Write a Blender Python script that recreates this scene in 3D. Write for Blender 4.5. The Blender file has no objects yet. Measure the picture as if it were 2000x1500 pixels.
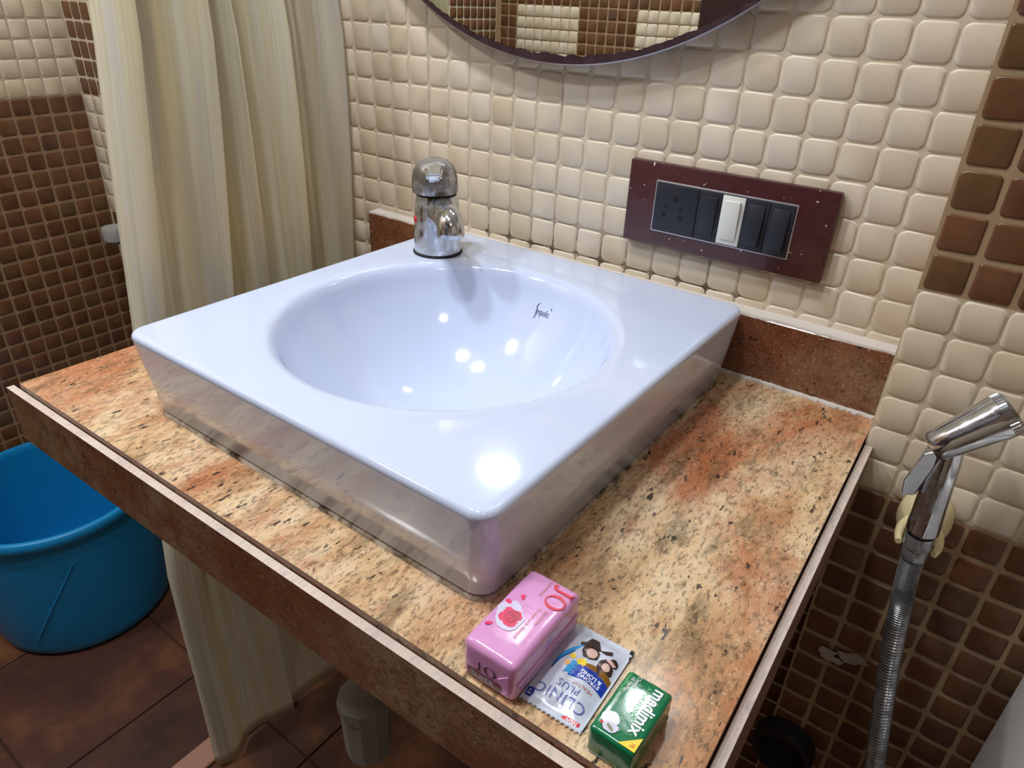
import bpy, bmesh, math, random
import numpy as np
from mathutils import Vector, Matrix

random.seed(7)
SC = bpy.context.scene
COL = SC.collection
PI = math.pi
H0 = 1.05            # tile datum height above the floor
TOP = 0.804          # worktop height
P = 0.0333           # mosaic pitch

# ------------------------------------------------------------------ camera
CAM = Vector((0.81215, -0.70776, H0 + 0.10380))
RIGHT = Vector((0.80507624, 0.59205802, 0.03632576))
DOWN = Vector((0.31361366, -0.37286955, -0.87327818))
FWD = Vector((-0.50348657, 0.71444776, -0.48586589))
FPX = 1364.9
cd = bpy.data.cameras.new('camera')
cd.sensor_width = 36.0
cd.lens = 36.0 * FPX / 2000.0
cd.clip_start = 0.01
cam = bpy.data.objects.new('camera', cd)
COL.objects.link(cam)
m = Matrix.Identity(4)
for i in range(3):
    m[i][0] = RIGHT[i]; m[i][1] = -DOWN[i]; m[i][2] = -FWD[i]; m[i][3] = CAM[i]
cam.matrix_world = m
SC.camera = cam

def px(p):
    d = Vector(p) - CAM
    w = d.dot(FWD)
    if w < 0.02:
        return (-1e6, -1e6, w)
    return (1000 + FPX * d.dot(RIGHT) / w, 750 + FPX * d.dot(DOWN) / w, w)

# ------------------------------------------------------------------ world, exposure
wd = bpy.data.worlds.new('world'); SC.world = wd
wd.use_nodes = True
wd.node_tree.nodes['Background'].inputs[0].default_value = (0.5, 0.55, 0.6, 1)
wd.node_tree.nodes['Background'].inputs[1].default_value = 0.05
SC.view_settings.view_transform = 'Standard'
SC.view_settings.look = 'None'
SC.view_settings.gamma = 1.0
SC.view_settings.use_curve_mapping = False
SC.view_settings.exposure = 0.04
CEIL = 2.20
# name, position, diameter, watts, colour
LAMPS = [('beside the shower', (-0.445, -1.05), 0.15, 12.0, (0.92, 0.96, 1.0)),
         ('over the tap', (0.06, -0.52), 0.13, 7.0, (0.92, 0.96, 1.0)),
         ('over the basin', (0.40, -0.60), 0.13, 6.5, (0.92, 0.96, 1.0)),
         ('before the toilet', (1.12, -0.95), 0.15, 1.5, (0.92, 0.96, 1.0))]
SC.cycles.max_bounces = 9
SC.cycles.diffuse_bounces = 4
SC.cycles.glossy_bounces = 4

# ------------------------------------------------------------------ materials
def srgb(r, g, b):
    f = lambda c: c / 12.92 if c <= 0.04045 else ((c + 0.055) / 1.055) ** 2.4
    return (f(r / 255), f(g / 255), f(b / 255), 1.0)

class N:
    def __init__(s, name, rough=0.5, spec=0.5, metal=0.0):
        s.m = bpy.data.materials.new(name); s.m.use_nodes = True
        s.t = s.m.node_tree
        s.b = s.t.nodes['Principled BSDF']
        s.b.inputs['Roughness'].default_value = rough
        s.b.inputs['Specular IOR Level'].default_value = spec
        s.b.inputs['Metallic'].default_value = metal
        s.co = None
    def new(s, typ, **kw):
        n = s.t.nodes.new(typ)
        for k, v in kw.items(): setattr(n, k, v)
        return n
    def link(s, a, b): s.t.links.new(a, b)
    def pos(s):
        if s.co is None: s.co = s.new('ShaderNodeNewGeometry').outputs['Position']
        return s.co
    def mapping(s, src=None, scale=(1, 1, 1), rot=(0, 0, 0), loc=(0, 0, 0)):
        n = s.new('ShaderNodeMapping')
        n.inputs['Scale'].default_value = scale; n.inputs['Rotation'].default_value = rot; n.inputs['Location'].default_value = loc
        s.link(src or s.pos(), n.inputs['Vector']); return n.outputs[0]
    def noise(s, scale, detail=4, rough=0.6, vec=None, dist=0.0):
        n = s.new('ShaderNodeTexNoise')
        n.inputs['Scale'].default_value = scale; n.inputs['Detail'].default_value = detail
        n.inputs['Roughness'].default_value = rough; n.inputs['Distortion'].default_value = dist
        s.link(vec or s.pos(), n.inputs['Vector']); return n.outputs['Fac']
    def ramp(s, fac, stops, interp='LINEAR'):
        n = s.new('ShaderNodeValToRGB'); r = n.color_ramp; r.interpolation = interp
        while len(r.elements) < len(stops): r.elements.new(0.5)
        for e, (p, c) in zip(r.elements, stops):
            e.position = p; e.color = c if isinstance(c, (tuple, list)) else (c, c, c, 1)
        s.link(fac, n.inputs[0]); return n.outputs[0]
    def mix(s, fac, a, b, mode='MIX'):
        n = s.new('ShaderNodeMix', data_type='RGBA', blend_type=mode)
        for sock, v in ((n.inputs[0], fac), (n.inputs[6], a), (n.inputs[7], b)):
            if hasattr(v, 'is_linked'): s.link(v, sock)
            else: sock.default_value = v
        return n.outputs[2]
    def math(s, op, a, b=0.0, c=0.0):
        n = s.new('ShaderNodeMath', operation=op)
        for sock, v in zip(n.inputs, (a, b, c)):
            if hasattr(v, 'is_linked'): s.link(v, sock)
            else: sock.default_value = v
        return n.outputs[0]
    def sep(s, v):
        n = s.new('ShaderNodeSeparateXYZ'); s.link(v, n.inputs[0]); return n.outputs
    def color(s, c):
        if hasattr(c, 'is_linked'): s.link(c, s.b.inputs['Base Color'])
        else: s.b.inputs['Base Color'].default_value = c
        return s
    def rough(s, v): s.link(v, s.b.inputs['Roughness']); return s
    def bump(s, h, strength=0.3, dist=0.001):
        n = s.new('ShaderNodeBump'); n.inputs['Strength'].default_value = strength; n.inputs['Distance'].default_value = dist
        s.link(h, n.inputs['Height']); s.link(n.outputs[0], s.b.inputs['Normal']); return s
    def rnd(s):
        o = s.new('ShaderNodeObjectInfo').outputs['Random']
        a = s.new('ShaderNodeAttribute', attribute_name='rnd').outputs['Fac']
        w = s.new('ShaderNodeTexWhiteNoise', noise_dimensions='1D')
        s.link(s.math('ADD', s.math('MULTIPLY', o, 91.7), s.math('MULTIPLY', a, 57.3)), w.inputs['W'])
        return w.outputs['Value']

def plain(name, col, rough=0.5, spec=0.5, metal=0.0, coat=0.0):
    n = N(name, rough, spec, metal); n.color(col)
    # faint wear so that no surface is perfectly flat in tone
    c = n.mix(n.math('MULTIPLY', n.noise(60, 3), 0.10), col, tuple(v * 0.75 for v in col[:3]) + (1,))
    n.color(c)
    if coat: n.b.inputs['Coat Weight'].default_value = coat; n.b.inputs['Coat Roughness'].default_value = 0.06
    return n.m

M = {}
# cream mosaic piece
n = N('cream_tile', 0.32, 0.45)
c = n.ramp(n.rnd(), [(0.0, srgb(208, 193, 168)), (0.5, srgb(216, 202, 180)), (1.0, srgb(220, 206, 188))])
dirt = n.ramp(n.noise(9, 5, 0.65), [(0.45, 0.0), (0.75, 1.0)])
c = n.mix(n.math('MULTIPLY', dirt, 0.30), c, srgb(198, 174, 130))
sp = n.ramp(n.noise(260, 2), [(0.74, 0.0), (0.78, 1.0)])
c = n.mix(n.math('MULTIPLY', sp, 0.35), c, srgb(130, 110, 80))
n.color(c).bump(n.noise(120, 3), 0.12, 0.0006)
M['cream'] = n.m
# brown mosaic piece
n = N('brown_tile', 0.30, 0.45)
c = n.ramp(n.rnd(), [(0.0, srgb(84, 54, 36)), (0.3, srgb(104, 68, 45)), (0.55, srgb(96, 71, 44)), (0.8, srgb(114, 73, 50)), (1.0, srgb(88, 61, 47))])
c = n.mix(n.math('MULTIPLY', n.ramp(n.noise(60, 5, 0.7), [(0.4, 0.0), (0.8, 1.0)]), 0.45), c, srgb(132, 94, 62))
n.color(c).bump(n.noise(140, 3), 0.12, 0.0006)
M['brown'] = n.m

def grout(name, base, seams=None, split=None):
    n = N(name, 0.75, 0.25)
    c = n.mix(n.ramp(n.noise(22, 5, 0.7), [(0.40, 0.0), (0.72, 1.0)]), base, tuple(v * 0.78 for v in base[:3]) + (1,))
    if seams:
        x, y, z = n.sep(n.pos())
        for col_, lines in seams:
            sock = x if col_ == 'x' else z
            for v in lines:
                d = n.math('ABSOLUTE', n.math('SUBTRACT', sock, v))
                hit = n.math('MULTIPLY', n.math('LESS_THAN', d, 0.0008), n.ramp(n.noise(30, 4), [(0.42, 0.15), (0.58, 1.0)]))
                c = n.mix(n.math('MULTIPLY', hit, 0.55), c, srgb(90, 72, 52))
        # grime soaked into the joints just above the basin
        low = n.ramp(z, [(0.865, 1.0), (0.965, 0.0)])
        low.node.color_ramp.interpolation = 'EASE'
        inx = n.math('MULTIPLY', n.math('GREATER_THAN', x, 0.25), n.math('LESS_THAN', x, 0.62))
        g = n.math('MULTIPLY', n.math('MULTIPLY', low, inx), n.ramp(n.noise(45, 5, 0.7), [(0.38, 0.0), (0.55, 1.0)]))
        c = n.mix(g, c, srgb(72, 56, 40))
    if split:
        x, y, z = n.sep(n.pos())
        f = None
        for a, b in split[1]:
            g = n.math('MULTIPLY', n.math('GREATER_THAN', z, a), n.math('LESS_THAN', z, b))
            f = g if f is None else n.math('ADD', f, g)
        c2 = n.mix(n.ramp(n.noise(22, 5, 0.7), [(0.40, 0.0), (0.72, 1.0)]), split[0], tuple(v * 0.7 for v in split[0][:3]) + (1,))
        c = n.mix(f, c, c2)
    n.color(c).bump(n.noise(300, 3), 0.25, 0.0006)
    return n.m
M['grout_cream'] = grout('grout_cream', srgb(214, 199, 174), [('x', [5 * P, 11 * P, 17 * P]), ('z', [H0 - 3 * P, H0 + 6 * P])])
M['grout_brown'] = grout('grout_brown', srgb(156, 128, 98), None, (srgb(206, 190, 164), [(H0 - 3 * P, 3.0)]))
M['grout_floor'] = grout('grout_floor', srgb(66, 44, 36))
M['grout_plain'] = grout('grout_plain', srgb(168, 142, 110), None, (srgb(206, 190, 164), [(H0 - 0.0975 - 6 * P, H0 - 0.0975)]))

def granite(name, rust=0.5, dark=0.0, rot=0.65, rough=0.16, pale=False):
    n = N(name, rough, 0.5)
    st = n.mapping(scale=(1.0, 0.40, 1.0), rot=(0, 0, rot))
    c = n.ramp(n.noise(16, 7, 0.66, st), [(0.34, srgb(168, 130, 94)), (0.45, srgb(216, 180, 136)), (0.56, srgb(232, 206, 170)), (0.68, srgb(206, 160, 118))])
    big = n.noise(6.5, 6, 0.62, n.mapping(scale=(1.0, 0.55, 1.0), rot=(0, 0, rot), loc=(0.37, 0.2, 0)), 0.5)
    r = n.ramp(big, [(0.57 - 0.22 * rust, 0.0), (0.70 - 0.20 * rust, 1.0)])
    c = n.mix(n.math('MULTIPLY', r, 0.80), c, srgb(182, 102, 62))
    r2 = n.ramp(n.noise(36, 7, 0.72, st, 0.5), [(0.51, 0.0), (0.62, 1.0)])
    c = n.mix(n.math('MULTIPLY', r2, 0.50), c, srgb(166, 98, 58))
    gg = n.ramp(n.noise(52, 7, 0.74, n.mapping(scale=(1.0, 0.40, 1.0), rot=(0, 0, rot), loc=(1.7, 0.4, 0))), [(0.52, 0.0), (0.62, 1.0)])
    c = n.mix(n.math('MULTIPLY', gg, 0.55), c, srgb(104, 92, 66))
    if dark: c = n.mix(dark, c, srgb(82, 38, 20))
    k = n.ramp(n.noise(330, 5, 0.8, st), [(0.525, 0.0), (0.585, 1.0)])
    c = n.mix(n.math('MULTIPLY', k, 0.58), c, srgb(64, 50, 40))
    k2 = n.ramp(n.noise(150, 3, 0.6, st), [(0.645, 0.0), (0.68, 1.0)])
    c = n.mix(n.math('MULTIPLY', k2, 0.9), c, srgb(40, 32, 32))
    w = n.ramp(n.noise(380, 3, 0.7), [(0.60, 0.0), (0.68, 1.0)])
    c = n.mix(n.math('MULTIPLY', w, 0.30 if dark else 0.55), c, srgb(238, 220, 186))
    if pale: c = n.mix(0.66, c, srgb(214, 202, 198))
    n.color(c).bump(n.noise(400, 2), 0.04, 0.0004)
    return n.m
M['granite'] = granite('polished_granite', 0.40)
M['granite_red'] = granite('rust_granite', 0.95, 0.72, 0.2)
M['granite_edge'] = granite('sawn_granite_edge', 0.2, 0.0, 0.65, 0.7, True)
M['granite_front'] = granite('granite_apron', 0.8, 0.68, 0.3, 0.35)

n = N('ceramic', 0.10, 0.55)
c = n.mix(n.math('MULTIPLY', n.noise(30, 3), 0.05), srgb(206, 217, 243), srgb(202, 210, 230))
n.color(c); n.b.inputs['Coat Weight'].default_value = 0.5; n.b.inputs['Coat Roughness'].default_value = 0.03
M['ceramic'] = n.m
M['ceramic2'] = plain('cistern_ceramic', srgb(216, 212, 210), 0.25, 0.5)

def chrome(name, film, amount, r0=0.10, r1=0.42, sc=70, lo=0.42, hi=0.66):
    n = N(name, 0.15, 0.5, 1.0)
    st = n.ramp(n.noise(sc, 6, 0.7), [(lo, 0.0), (hi, 1.0)])
    c = n.mix(n.math('MULTIPLY', st, amount), srgb(214, 218, 224), film)
    n.color(c).rough(n.ramp(st, [(0.0, r0), (1.0, r1)])).bump(n.noise(160, 4), 0.10, 0.0005)
    mt = n.math('SUBTRACT', 1.0, n.math('MULTIPLY', st, amount * 0.55)); n.link(mt, n.b.inputs['Metallic'])
    return n.m
M['chrome_body'] = chrome('limescaled_chrome', srgb(178, 176, 172), 0.75, 0.12, 0.5)
M['chrome_cap'] = chrome('stained_chrome', srgb(104, 90, 76), 0.95, 0.18, 0.45, 50, 0.30, 0.56)
M['chrome'] = chrome('bright_chrome', srgb(150, 150, 150), 0.25, 0.08, 0.22)
M['chrome_hose'] = chrome('hose_chrome', srgb(60, 56, 52), 0.75, 0.14, 0.30, 70, 0.25, 0.60)
M['black_gap'] = plain('dark_gap', srgb(28, 24, 22), 0.7)
M['black_plastic'] = plain('black_plastic', srgb(38, 41, 50), 0.42, 0.4)
M['white_plastic'] = plain('ivory_plastic', srgb(224, 226, 220), 0.4, 0.4)
M['cream_plastic'] = plain('yellowed_plastic', srgb(226, 208, 162), 0.4, 0.4)
M['grey_plastic'] = plain('grey_plastic', srgb(150, 150, 146), 0.45, 0.4)
M['hole'] = plain('socket_hole', srgb(10, 10, 12), 0.8)
M['silver'] = plain('silver_trim', srgb(196, 194, 198), 0.3, 0.5, 0.6)
M['indicator'] = plain('red_dot', srgb(196, 40, 52), 0.35)
M['sealant'] = plain('grimy_sealant', srgb(176, 164, 150), 0.7)
M['cement'] = plain('white_cement', srgb(214, 206, 198), 0.85, 0.2)
M['door'] = plain('maroon_door', srgb(46, 24, 26), 0.4)
M['ceiling'] = plain('ceiling_paint', srgb(226, 222, 214), 0.8, 0.2)
# maroon switch plate with woven grain and paint specks
n = N('maroon_plate', 0.35, 0.5)
w1 = n.noise(90, 3, 0.6, n.mapping(scale=(1, 1, 14))); w2 = n.noise(90, 3, 0.6, n.mapping(scale=(14, 1, 1)))
c = n.ramp(n.math('MULTIPLY', n.math('ADD', w1, w2), 0.5), [(0.35, srgb(46, 18, 22)), (0.65, srgb(88, 42, 44))])
sp = n.ramp(n.noise(210, 1), [(0.765, 0.0), (0.775, 1.0)])
c = n.mix(sp, c, srgb(226, 214, 206))
n.color(c); n.b.inputs['Coat Weight'].default_value = 0.25
M['maroon'] = n.m
# mirror
n = N('mirror_glass', 0.0, 0.5, 1.0); n.color((0.86, 0.89, 0.86, 1)); M['mirror'] = n.m
n = N('corroded_silvering', 0.5, 0.3)
n.color(n.ramp(n.noise(70, 4), [(0.3, srgb(44, 26, 32)), (0.7, srgb(74, 52, 56))])); M['corroded'] = n.m
# curtain fabric
n = N('curtain_fabric', 0.62, 0.25)
uv = n.new('ShaderNodeTexCoord').outputs['UV']
u = n.sep(uv)
w = n.noise(1.0, 4, 0.6, n.mapping(uv, scale=(260, 2.0, 1)))
w2 = n.noise(1.0, 2, 0.5, n.mapping(uv, scale=(22, 0.6, 1)))
c = n.ramp(w, [(0.34, srgb(230, 225, 200)), (0.50, srgb(244, 241, 226)), (0.66, srgb(250, 248, 240))])
c = n.mix(n.ramp(w2, [(0.46, 0.0), (0.62, 0.65)]), c, srgb(242, 232, 192))
c = n.mix(n.ramp(n.noise(1.0, 3, 0.6, n.mapping(uv, scale=(15, 1.5, 1), loc=(3, 1, 0))), [(0.5, 0.0), (0.66, 0.6)]), c, srgb(222, 217, 216))
n.color(c).bump(w, 0.12, 0.0008)
tr = n.new('ShaderNodeBsdfTranslucent'); n.link(c, tr.inputs[0])
ms = n.new('ShaderNodeMixShader'); ms.inputs[0].default_value = 0.5
out = n.t.nodes['Material Output']
n.link(n.b.outputs[0], ms.inputs[1]); n.link(tr.outputs[0], ms.inputs[2]); n.link(ms.outputs[0], out.inputs[0])
M['curtain'] = n.m
# bucket
n = N('blue_plastic', 0.38, 0.45)
n.color(n.mix(n.noise(8, 3), srgb(14, 128, 190), srgb(20, 144, 204))); M['blue'] = n.m
# floor slate
n = N('slate_floor', 0.45, 0.4)
c = n.ramp(n.noise(5, 6, 0.65), [(0.34, srgb(56, 34, 27)), (0.5, srgb(84, 52, 38)), (0.62, srgb(120, 78, 46))])
c = n.mix(n.math('MULTIPLY', n.rnd(), 0.35), c, srgb(70, 38, 33))
n.color(c).bump(n.noise(30, 5), 0.3, 0.002); M['slate'] = n.m
M['pink_sill'] = plain('pinkish_sill', srgb(176, 132, 112), 0.5)
# wrappers and print
def wrap(name, col, rough=0.18):
    n = N(name, rough, 0.5)
    n.color(n.mix(n.math('MULTIPLY', n.noise(90, 3), 0.25), col, tuple(v * 0.7 for v in col[:3]) + (1,)))
    n.b.inputs['Coat Weight'].default_value = 0.6; n.b.inputs['Coat Roughness'].default_value = 0.08
    n.bump(n.noise(70, 4, 0.6, None, 0.8), 0.35, 0.0012)
    return n.m
M['pink'] = wrap('pink_wrapper', srgb(226, 158, 212))
M['dark_red'] = wrap('dark_red_print', srgb(112, 28, 48))
M['green'] = wrap('green_wrapper', srgb(20, 118, 76))
M['foil'] = wrap('silver_foil', srgb(206, 212, 228), 0.2)
def ink(name, r, g, b, rough=0.3): M[name] = plain(name, srgb(r, g, b), rough)
ink('ink_red', 214, 34, 60); ink('ink_rose', 226, 40, 96); ink('ink_dark', 60, 22, 38); ink('ink_white', 240, 240, 244)
ink('ink_gold', 196, 120, 116); ink('ink_blue', 28, 62, 168); ink('ink_cyan', 40, 158, 222); ink('ink_brown', 58, 42, 40)
ink('ink_skin', 222, 184, 172); ink('ink_yellow', 244, 214, 60); ink('ink_bronze', 142, 98, 34); ink('ink_grey', 96, 104, 170)
ink('ink_crimson', 158, 18, 52); ink('ink_lime', 76, 190, 84); ink('ink_orange', 238, 178, 96); ink('ink_splash', 214, 206, 232); ink('ink_navy', 66, 84, 120); ink('ink_leaf', 120, 132, 100)

# ------------------------------------------------------------------ builders
def mesh_obj(name, verts, faces, mat, parent=None, smooth=False, sharp=None):
    me = bpy.data.meshes.new(name)
    me.from_pydata([tuple(v) for v in verts], [], faces)
    if mat: me.materials.append(M[mat] if isinstance(mat, str) else mat)
    if smooth:
        me.polygons.foreach_set('use_smooth', [True] * len(me.polygons))
        if sharp is not None: me.set_sharp_from_angle(angle=math.radians(sharp))
    me.update()
    o = bpy.data.objects.new(name, me); COL.objects.link(o)
    if parent: o.parent = parent
    return o

def bm_obj(name, bm, mat, parent=None, smooth=True, sharp=35):
    bmesh.ops.recalc_face_normals(bm, faces=bm.faces)
    me = bpy.data.meshes.new(name); bm.to_mesh(me); bm.free()
    me.materials.append(M[mat])
    if smooth:
        me.polygons.foreach_set('use_smooth', [True] * len(me.polygons))
        me.set_sharp_from_angle(angle=math.radians(sharp))
    o = bpy.data.objects.new(name, me); COL.objects.link(o)
    if parent: o.parent = parent
    return o

def box_bm(lo, hi, bev=0.0, seg=2, rot=None, bm=None):
    b = bmesh.new()
    bmesh.ops.create_cube(b, size=1.0)
    lo = Vector(lo); hi = Vector(hi); c = (lo + hi) / 2; s = hi - lo
    for v in b.verts: v.co = Vector((v.co.x * s.x, v.co.y * s.y, v.co.z * s.z))
    if bev: bmesh.ops.bevel(b, geom=list(b.edges), offset=bev, segments=seg, affect='EDGES', profile=0.5)
    for v in b.verts:
        if rot: v.co = rot @ v.co
        v.co += c
    return b

def box(name, lo, hi, mat, parent=None, bev=0.0, seg=2, rot=None, sharp=35):
    return bm_obj(name, box_bm(lo, hi, bev, seg, rot), mat, parent, bev > 0, sharp)

def lathe(name, prof, mat, parent=None, org=(0, 0, 0), axis=None, n=40, sharp=30, mod=None):
    """prof: list of (radius, height); axis: direction of the height axis."""
    org = Vector(org); a = Vector(axis or (0, 0, 1)).normalized()
    t = Vector((0, 0, 1)) if abs(a.z) < 0.9 else Vector((1, 0, 0))
    e1 = t.cross(a).normalized(); e2 = a.cross(e1)
    V, F, rings = [], [], []
    for r, h in prof:
        if r < 1e-6:
            rings.append([len(V)]); V.append(org + a * h)
        else:
            k = len(V)
            for i in range(n):
                th = 2 * PI * i / n
                rr = r * (mod(th, h) if mod else 1.0)
                V.append(org + a * h + (e1 * math.cos(th) + e2 * math.sin(th)) * rr)
            rings.append(list(range(k, k + n)))
    for A, B in zip(rings, rings[1:]):
        for i in range(n):
            j = (i + 1) % n
            if len(A) == 1 and len(B) == 1: continue
            if len(A) == 1: F.append((A[0], B[j], B[i]))
            elif len(B) == 1: F.append((A[i], A[j], B[0]))
            else: F.append((A[i], A[j], B[j], B[i]))
    bm = bmesh.new(); me = bpy.data.meshes.new('t'); me.from_pydata(V, [], F); bm.from_mesh(me); bpy.data.meshes.remove(me)
    return bm_obj(name, bm, mat, parent, True, sharp)

def spline(pts, per=10):
    pts = [Vector(p) for p in pts]; out = []
    Q = [pts[0] * 2 - pts[1]] + pts + [pts[-1] * 2 - pts[-2]]
    for i in range(1, len(Q) - 2):
        for k in range(per):
            t = k / per
            a, b, c, d = Q[i - 1], Q[i], Q[i + 1], Q[i + 2]
            out.append(0.5 * ((2 * b) + (c - a) * t + (2 * a - 5 * b + 4 * c - d) * t * t + (3 * b - a - 3 * c + d) * t ** 3))
    out.append(pts[-1]); return out

def tube(name, path, rad, mat, parent=None, n=20, caps=True, sharp=40):
    path = [Vector(p) for p in path]; V, F = [], []
    L = len(path); prev = None
    for i, p in enumerate(path):
        d = (path[min(i + 1, L - 1)] - path[max(i - 1, 0)]).normalized()
        if prev is None:
            t = Vector((0, 0, 1)) if abs(d.z) < 0.9 else Vector((1, 0, 0))
            e1 = t.cross(d).normalized()
        else:
            e1 = (prev - d * prev.dot(d)).normalized()
        prev = e1; e2 = d.cross(e1)
        r = rad(i / (L - 1)) if callable(rad) else (rad[i] if isinstance(rad, list) else rad)
        for k in range(n):
            th = 2 * PI * k / n
            V.append(p + (e1 * math.cos(th) + e2 * math.sin(th)) * r)
    for i in range(L - 1):
        for k in range(n):
            j = (k + 1) % n
            F.append((i * n + k, i * n + j, (i + 1) * n + j, (i + 1) * n + k))
    if caps:
        F.append(tuple(range(n - 1, -1, -1))); F.append(tuple((L - 1) * n + k for k in range(n)))
    bm = bmesh.new(); me = bpy.data.meshes.new('t'); me.from_pydata(V, [], F); bm.from_mesh(me); bpy.data.meshes.remove(me)
    return bm_obj(name, bm, mat, parent, True, sharp)

def empty(name, loc=(0, 0, 0)):
    o = bpy.data.objects.new(name, None); o.empty_display_size = 0.05; COL.objects.link(o); o.location = loc
    return o

def tag(o, label, cat, group=None, kind=None):
    o['label'] = label; o['category'] = cat
    if group: o['group'] = group
    if kind: o['kind'] = kind
    return o

def text_mesh(name, s, size, frame, mat, parent=None, bold=0.0, sx=1.0, space=1.0, align='CENTER'):
    """frame: (origin, right, up, normal) in parent space."""
    cu = bpy.data.curves.new('t', 'FONT'); cu.body = s; cu.size = size; cu.align_x = align; cu.align_y = 'CENTER'
    cu.offset = bold; cu.space_character = space; cu.resolution_u = 3
    t = bpy.data.objects.new('t', cu); COL.objects.link(t)
    dg = bpy.context.evaluated_depsgraph_get(); dg.update()
    me = bpy.data.meshes.new_from_object(t.evaluated_get(dg), depsgraph=dg)
    bpy.data.objects.remove(t); bpy.data.curves.remove(cu)
    o_, r_, u_, n_ = [Vector(v) for v in frame]
    for v in me.vertices: v.co = o_ + r_ * (v.co.x * sx) + u_ * v.co.y + n_ * 0.0
    me.materials.clear(); me.materials.append(M[mat]); me.name = name
    o = bpy.data.objects.new(name, me); COL.objects.link(o)
    if parent: o.parent = parent
    return o

def poly_print(name, pts, frame, mat, parent=None):
    o_, r_, u_, n_ = [Vector(v) for v in frame]
    bm = bmesh.new()
    vs = [bm.verts.new(o_ + r_ * a + u_ * b) for a, b in pts]
    f = bm.faces.new(vs); f.normal_update()
    if f.normal.dot(n_) < 0: f.normal_flip()
    bmesh.ops.triangulate(bm, faces=bm.faces[:])
    me = bpy.data.meshes.new(name); bm.to_mesh(me); bm.free(); me.materials.append(M[mat])
    o = bpy.data.objects.new(name, me); COL.objects.link(o)
    if parent: o.parent = parent
    return o

def strip_print(name, L, R, frame, mat, parent=None):
    """ribbon between two polylines of equal length."""
    o_, r_, u_, n_ = [Vector(v) for v in frame]
    V = [o_ + r_ * a + u_ * b for a, b in L] + [o_ + r_ * a + u_ * b for a, b in R]
    k = len(L); F = [(i, i + 1, k + i + 1, k + i) for i in range(k - 1)]
    bm = bmesh.new(); me = bpy.data.meshes.new(name); me.from_pydata(V, [], F); me.materials.append(M[mat])
    o = bpy.data.objects.new(name, me); COL.objects.link(o)
    if parent: o.parent = parent
    bm.free(); return o

def ell(cx, cy, rx, ry, n=24, rot=0.0, wob=0.0, seed=0):
    rg = random.Random(seed); out = []
    for i in range(n):
        t = 2 * PI * i / n; k = 1 + wob * (rg.random() - 0.5) * 2
        a, b = rx * k * math.cos(t), ry * k * math.sin(t)
        out.append((cx + a * math.cos(rot) - b * math.sin(rot), cy + a * math.sin(rot) + b * math.cos(rot)))
    return out

# ------------------------------------------------------------------ mosaic walls
def tile_geo(mat, variant, fine=True):
    """one pillowed mosaic piece in the XY plane, relief along +Z"""
    rg = random.Random(100 + variant)
    cream = mat == 'cream'
    w = h = P - (0.0014 if cream else 0.0044)
    cr = (0.0056 if cream else 0.0034) * (0.8 + 0.4 * rg.random()); per = 3 if fine else 1
    a, b = w / 2, h / 2
    out = []
    for cx, cy, t0 in ((a - cr, b - cr, 0), (-a + cr, b - cr, PI / 2), (-a + cr, -b + cr, PI), (a - cr, -b + cr, 1.5 * PI)):
        for k in range(per + 1):
            t = t0 + PI / 2 * k / per
            out.append((cx + cr * math.cos(t), cy + cr * math.sin(t)))
    if fine:   # uneven hand-pressed edges
        out = [(x + (rg.random() - 0.5) * 0.0010, y + (rg.random() - 0.5) * 0.0010) for x, y in out]
    k = len(out); V, F = [], []
    if cream: rings = [(1.0, -0.0001), (0.945, 0.0008), (0.885, 0.0014)] if fine else [(1.0, 0.0), (0.90, 0.0013)]
    else: rings = [(1.0, 0.0), (0.965, 0.0009), (0.90, 0.0013)] if fine else [(1.0, 0.0), (0.93, 0.0012)]
    for s, z in rings:
        V += [(x * s, y * s, z) for x, y in out]
    for r in range(len(rings) - 1):
        for i in range(k):
            j = (i + 1) % k
            F.append((r * k + i, r * k + j, (r + 1) * k + j, (r + 1) * k + i))
    F.append(tuple((len(rings) - 1) * k + i for i in range(k)))
    return V, F

TILE_ME = {}
def tile_mesh(variant, mat):
    key = (variant, mat)
    if key not in TILE_ME:
        V, F = tile_geo(mat, variant)
        me = bpy.data.meshes.new('tile'); me.from_pydata(V, [], F); me.materials.append(M[mat])
        me.polygons.foreach_set('use_smooth', [True] * len(me.polygons)); me.update()
        TILE_ME[key] = me
    return TILE_ME[key]

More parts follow.
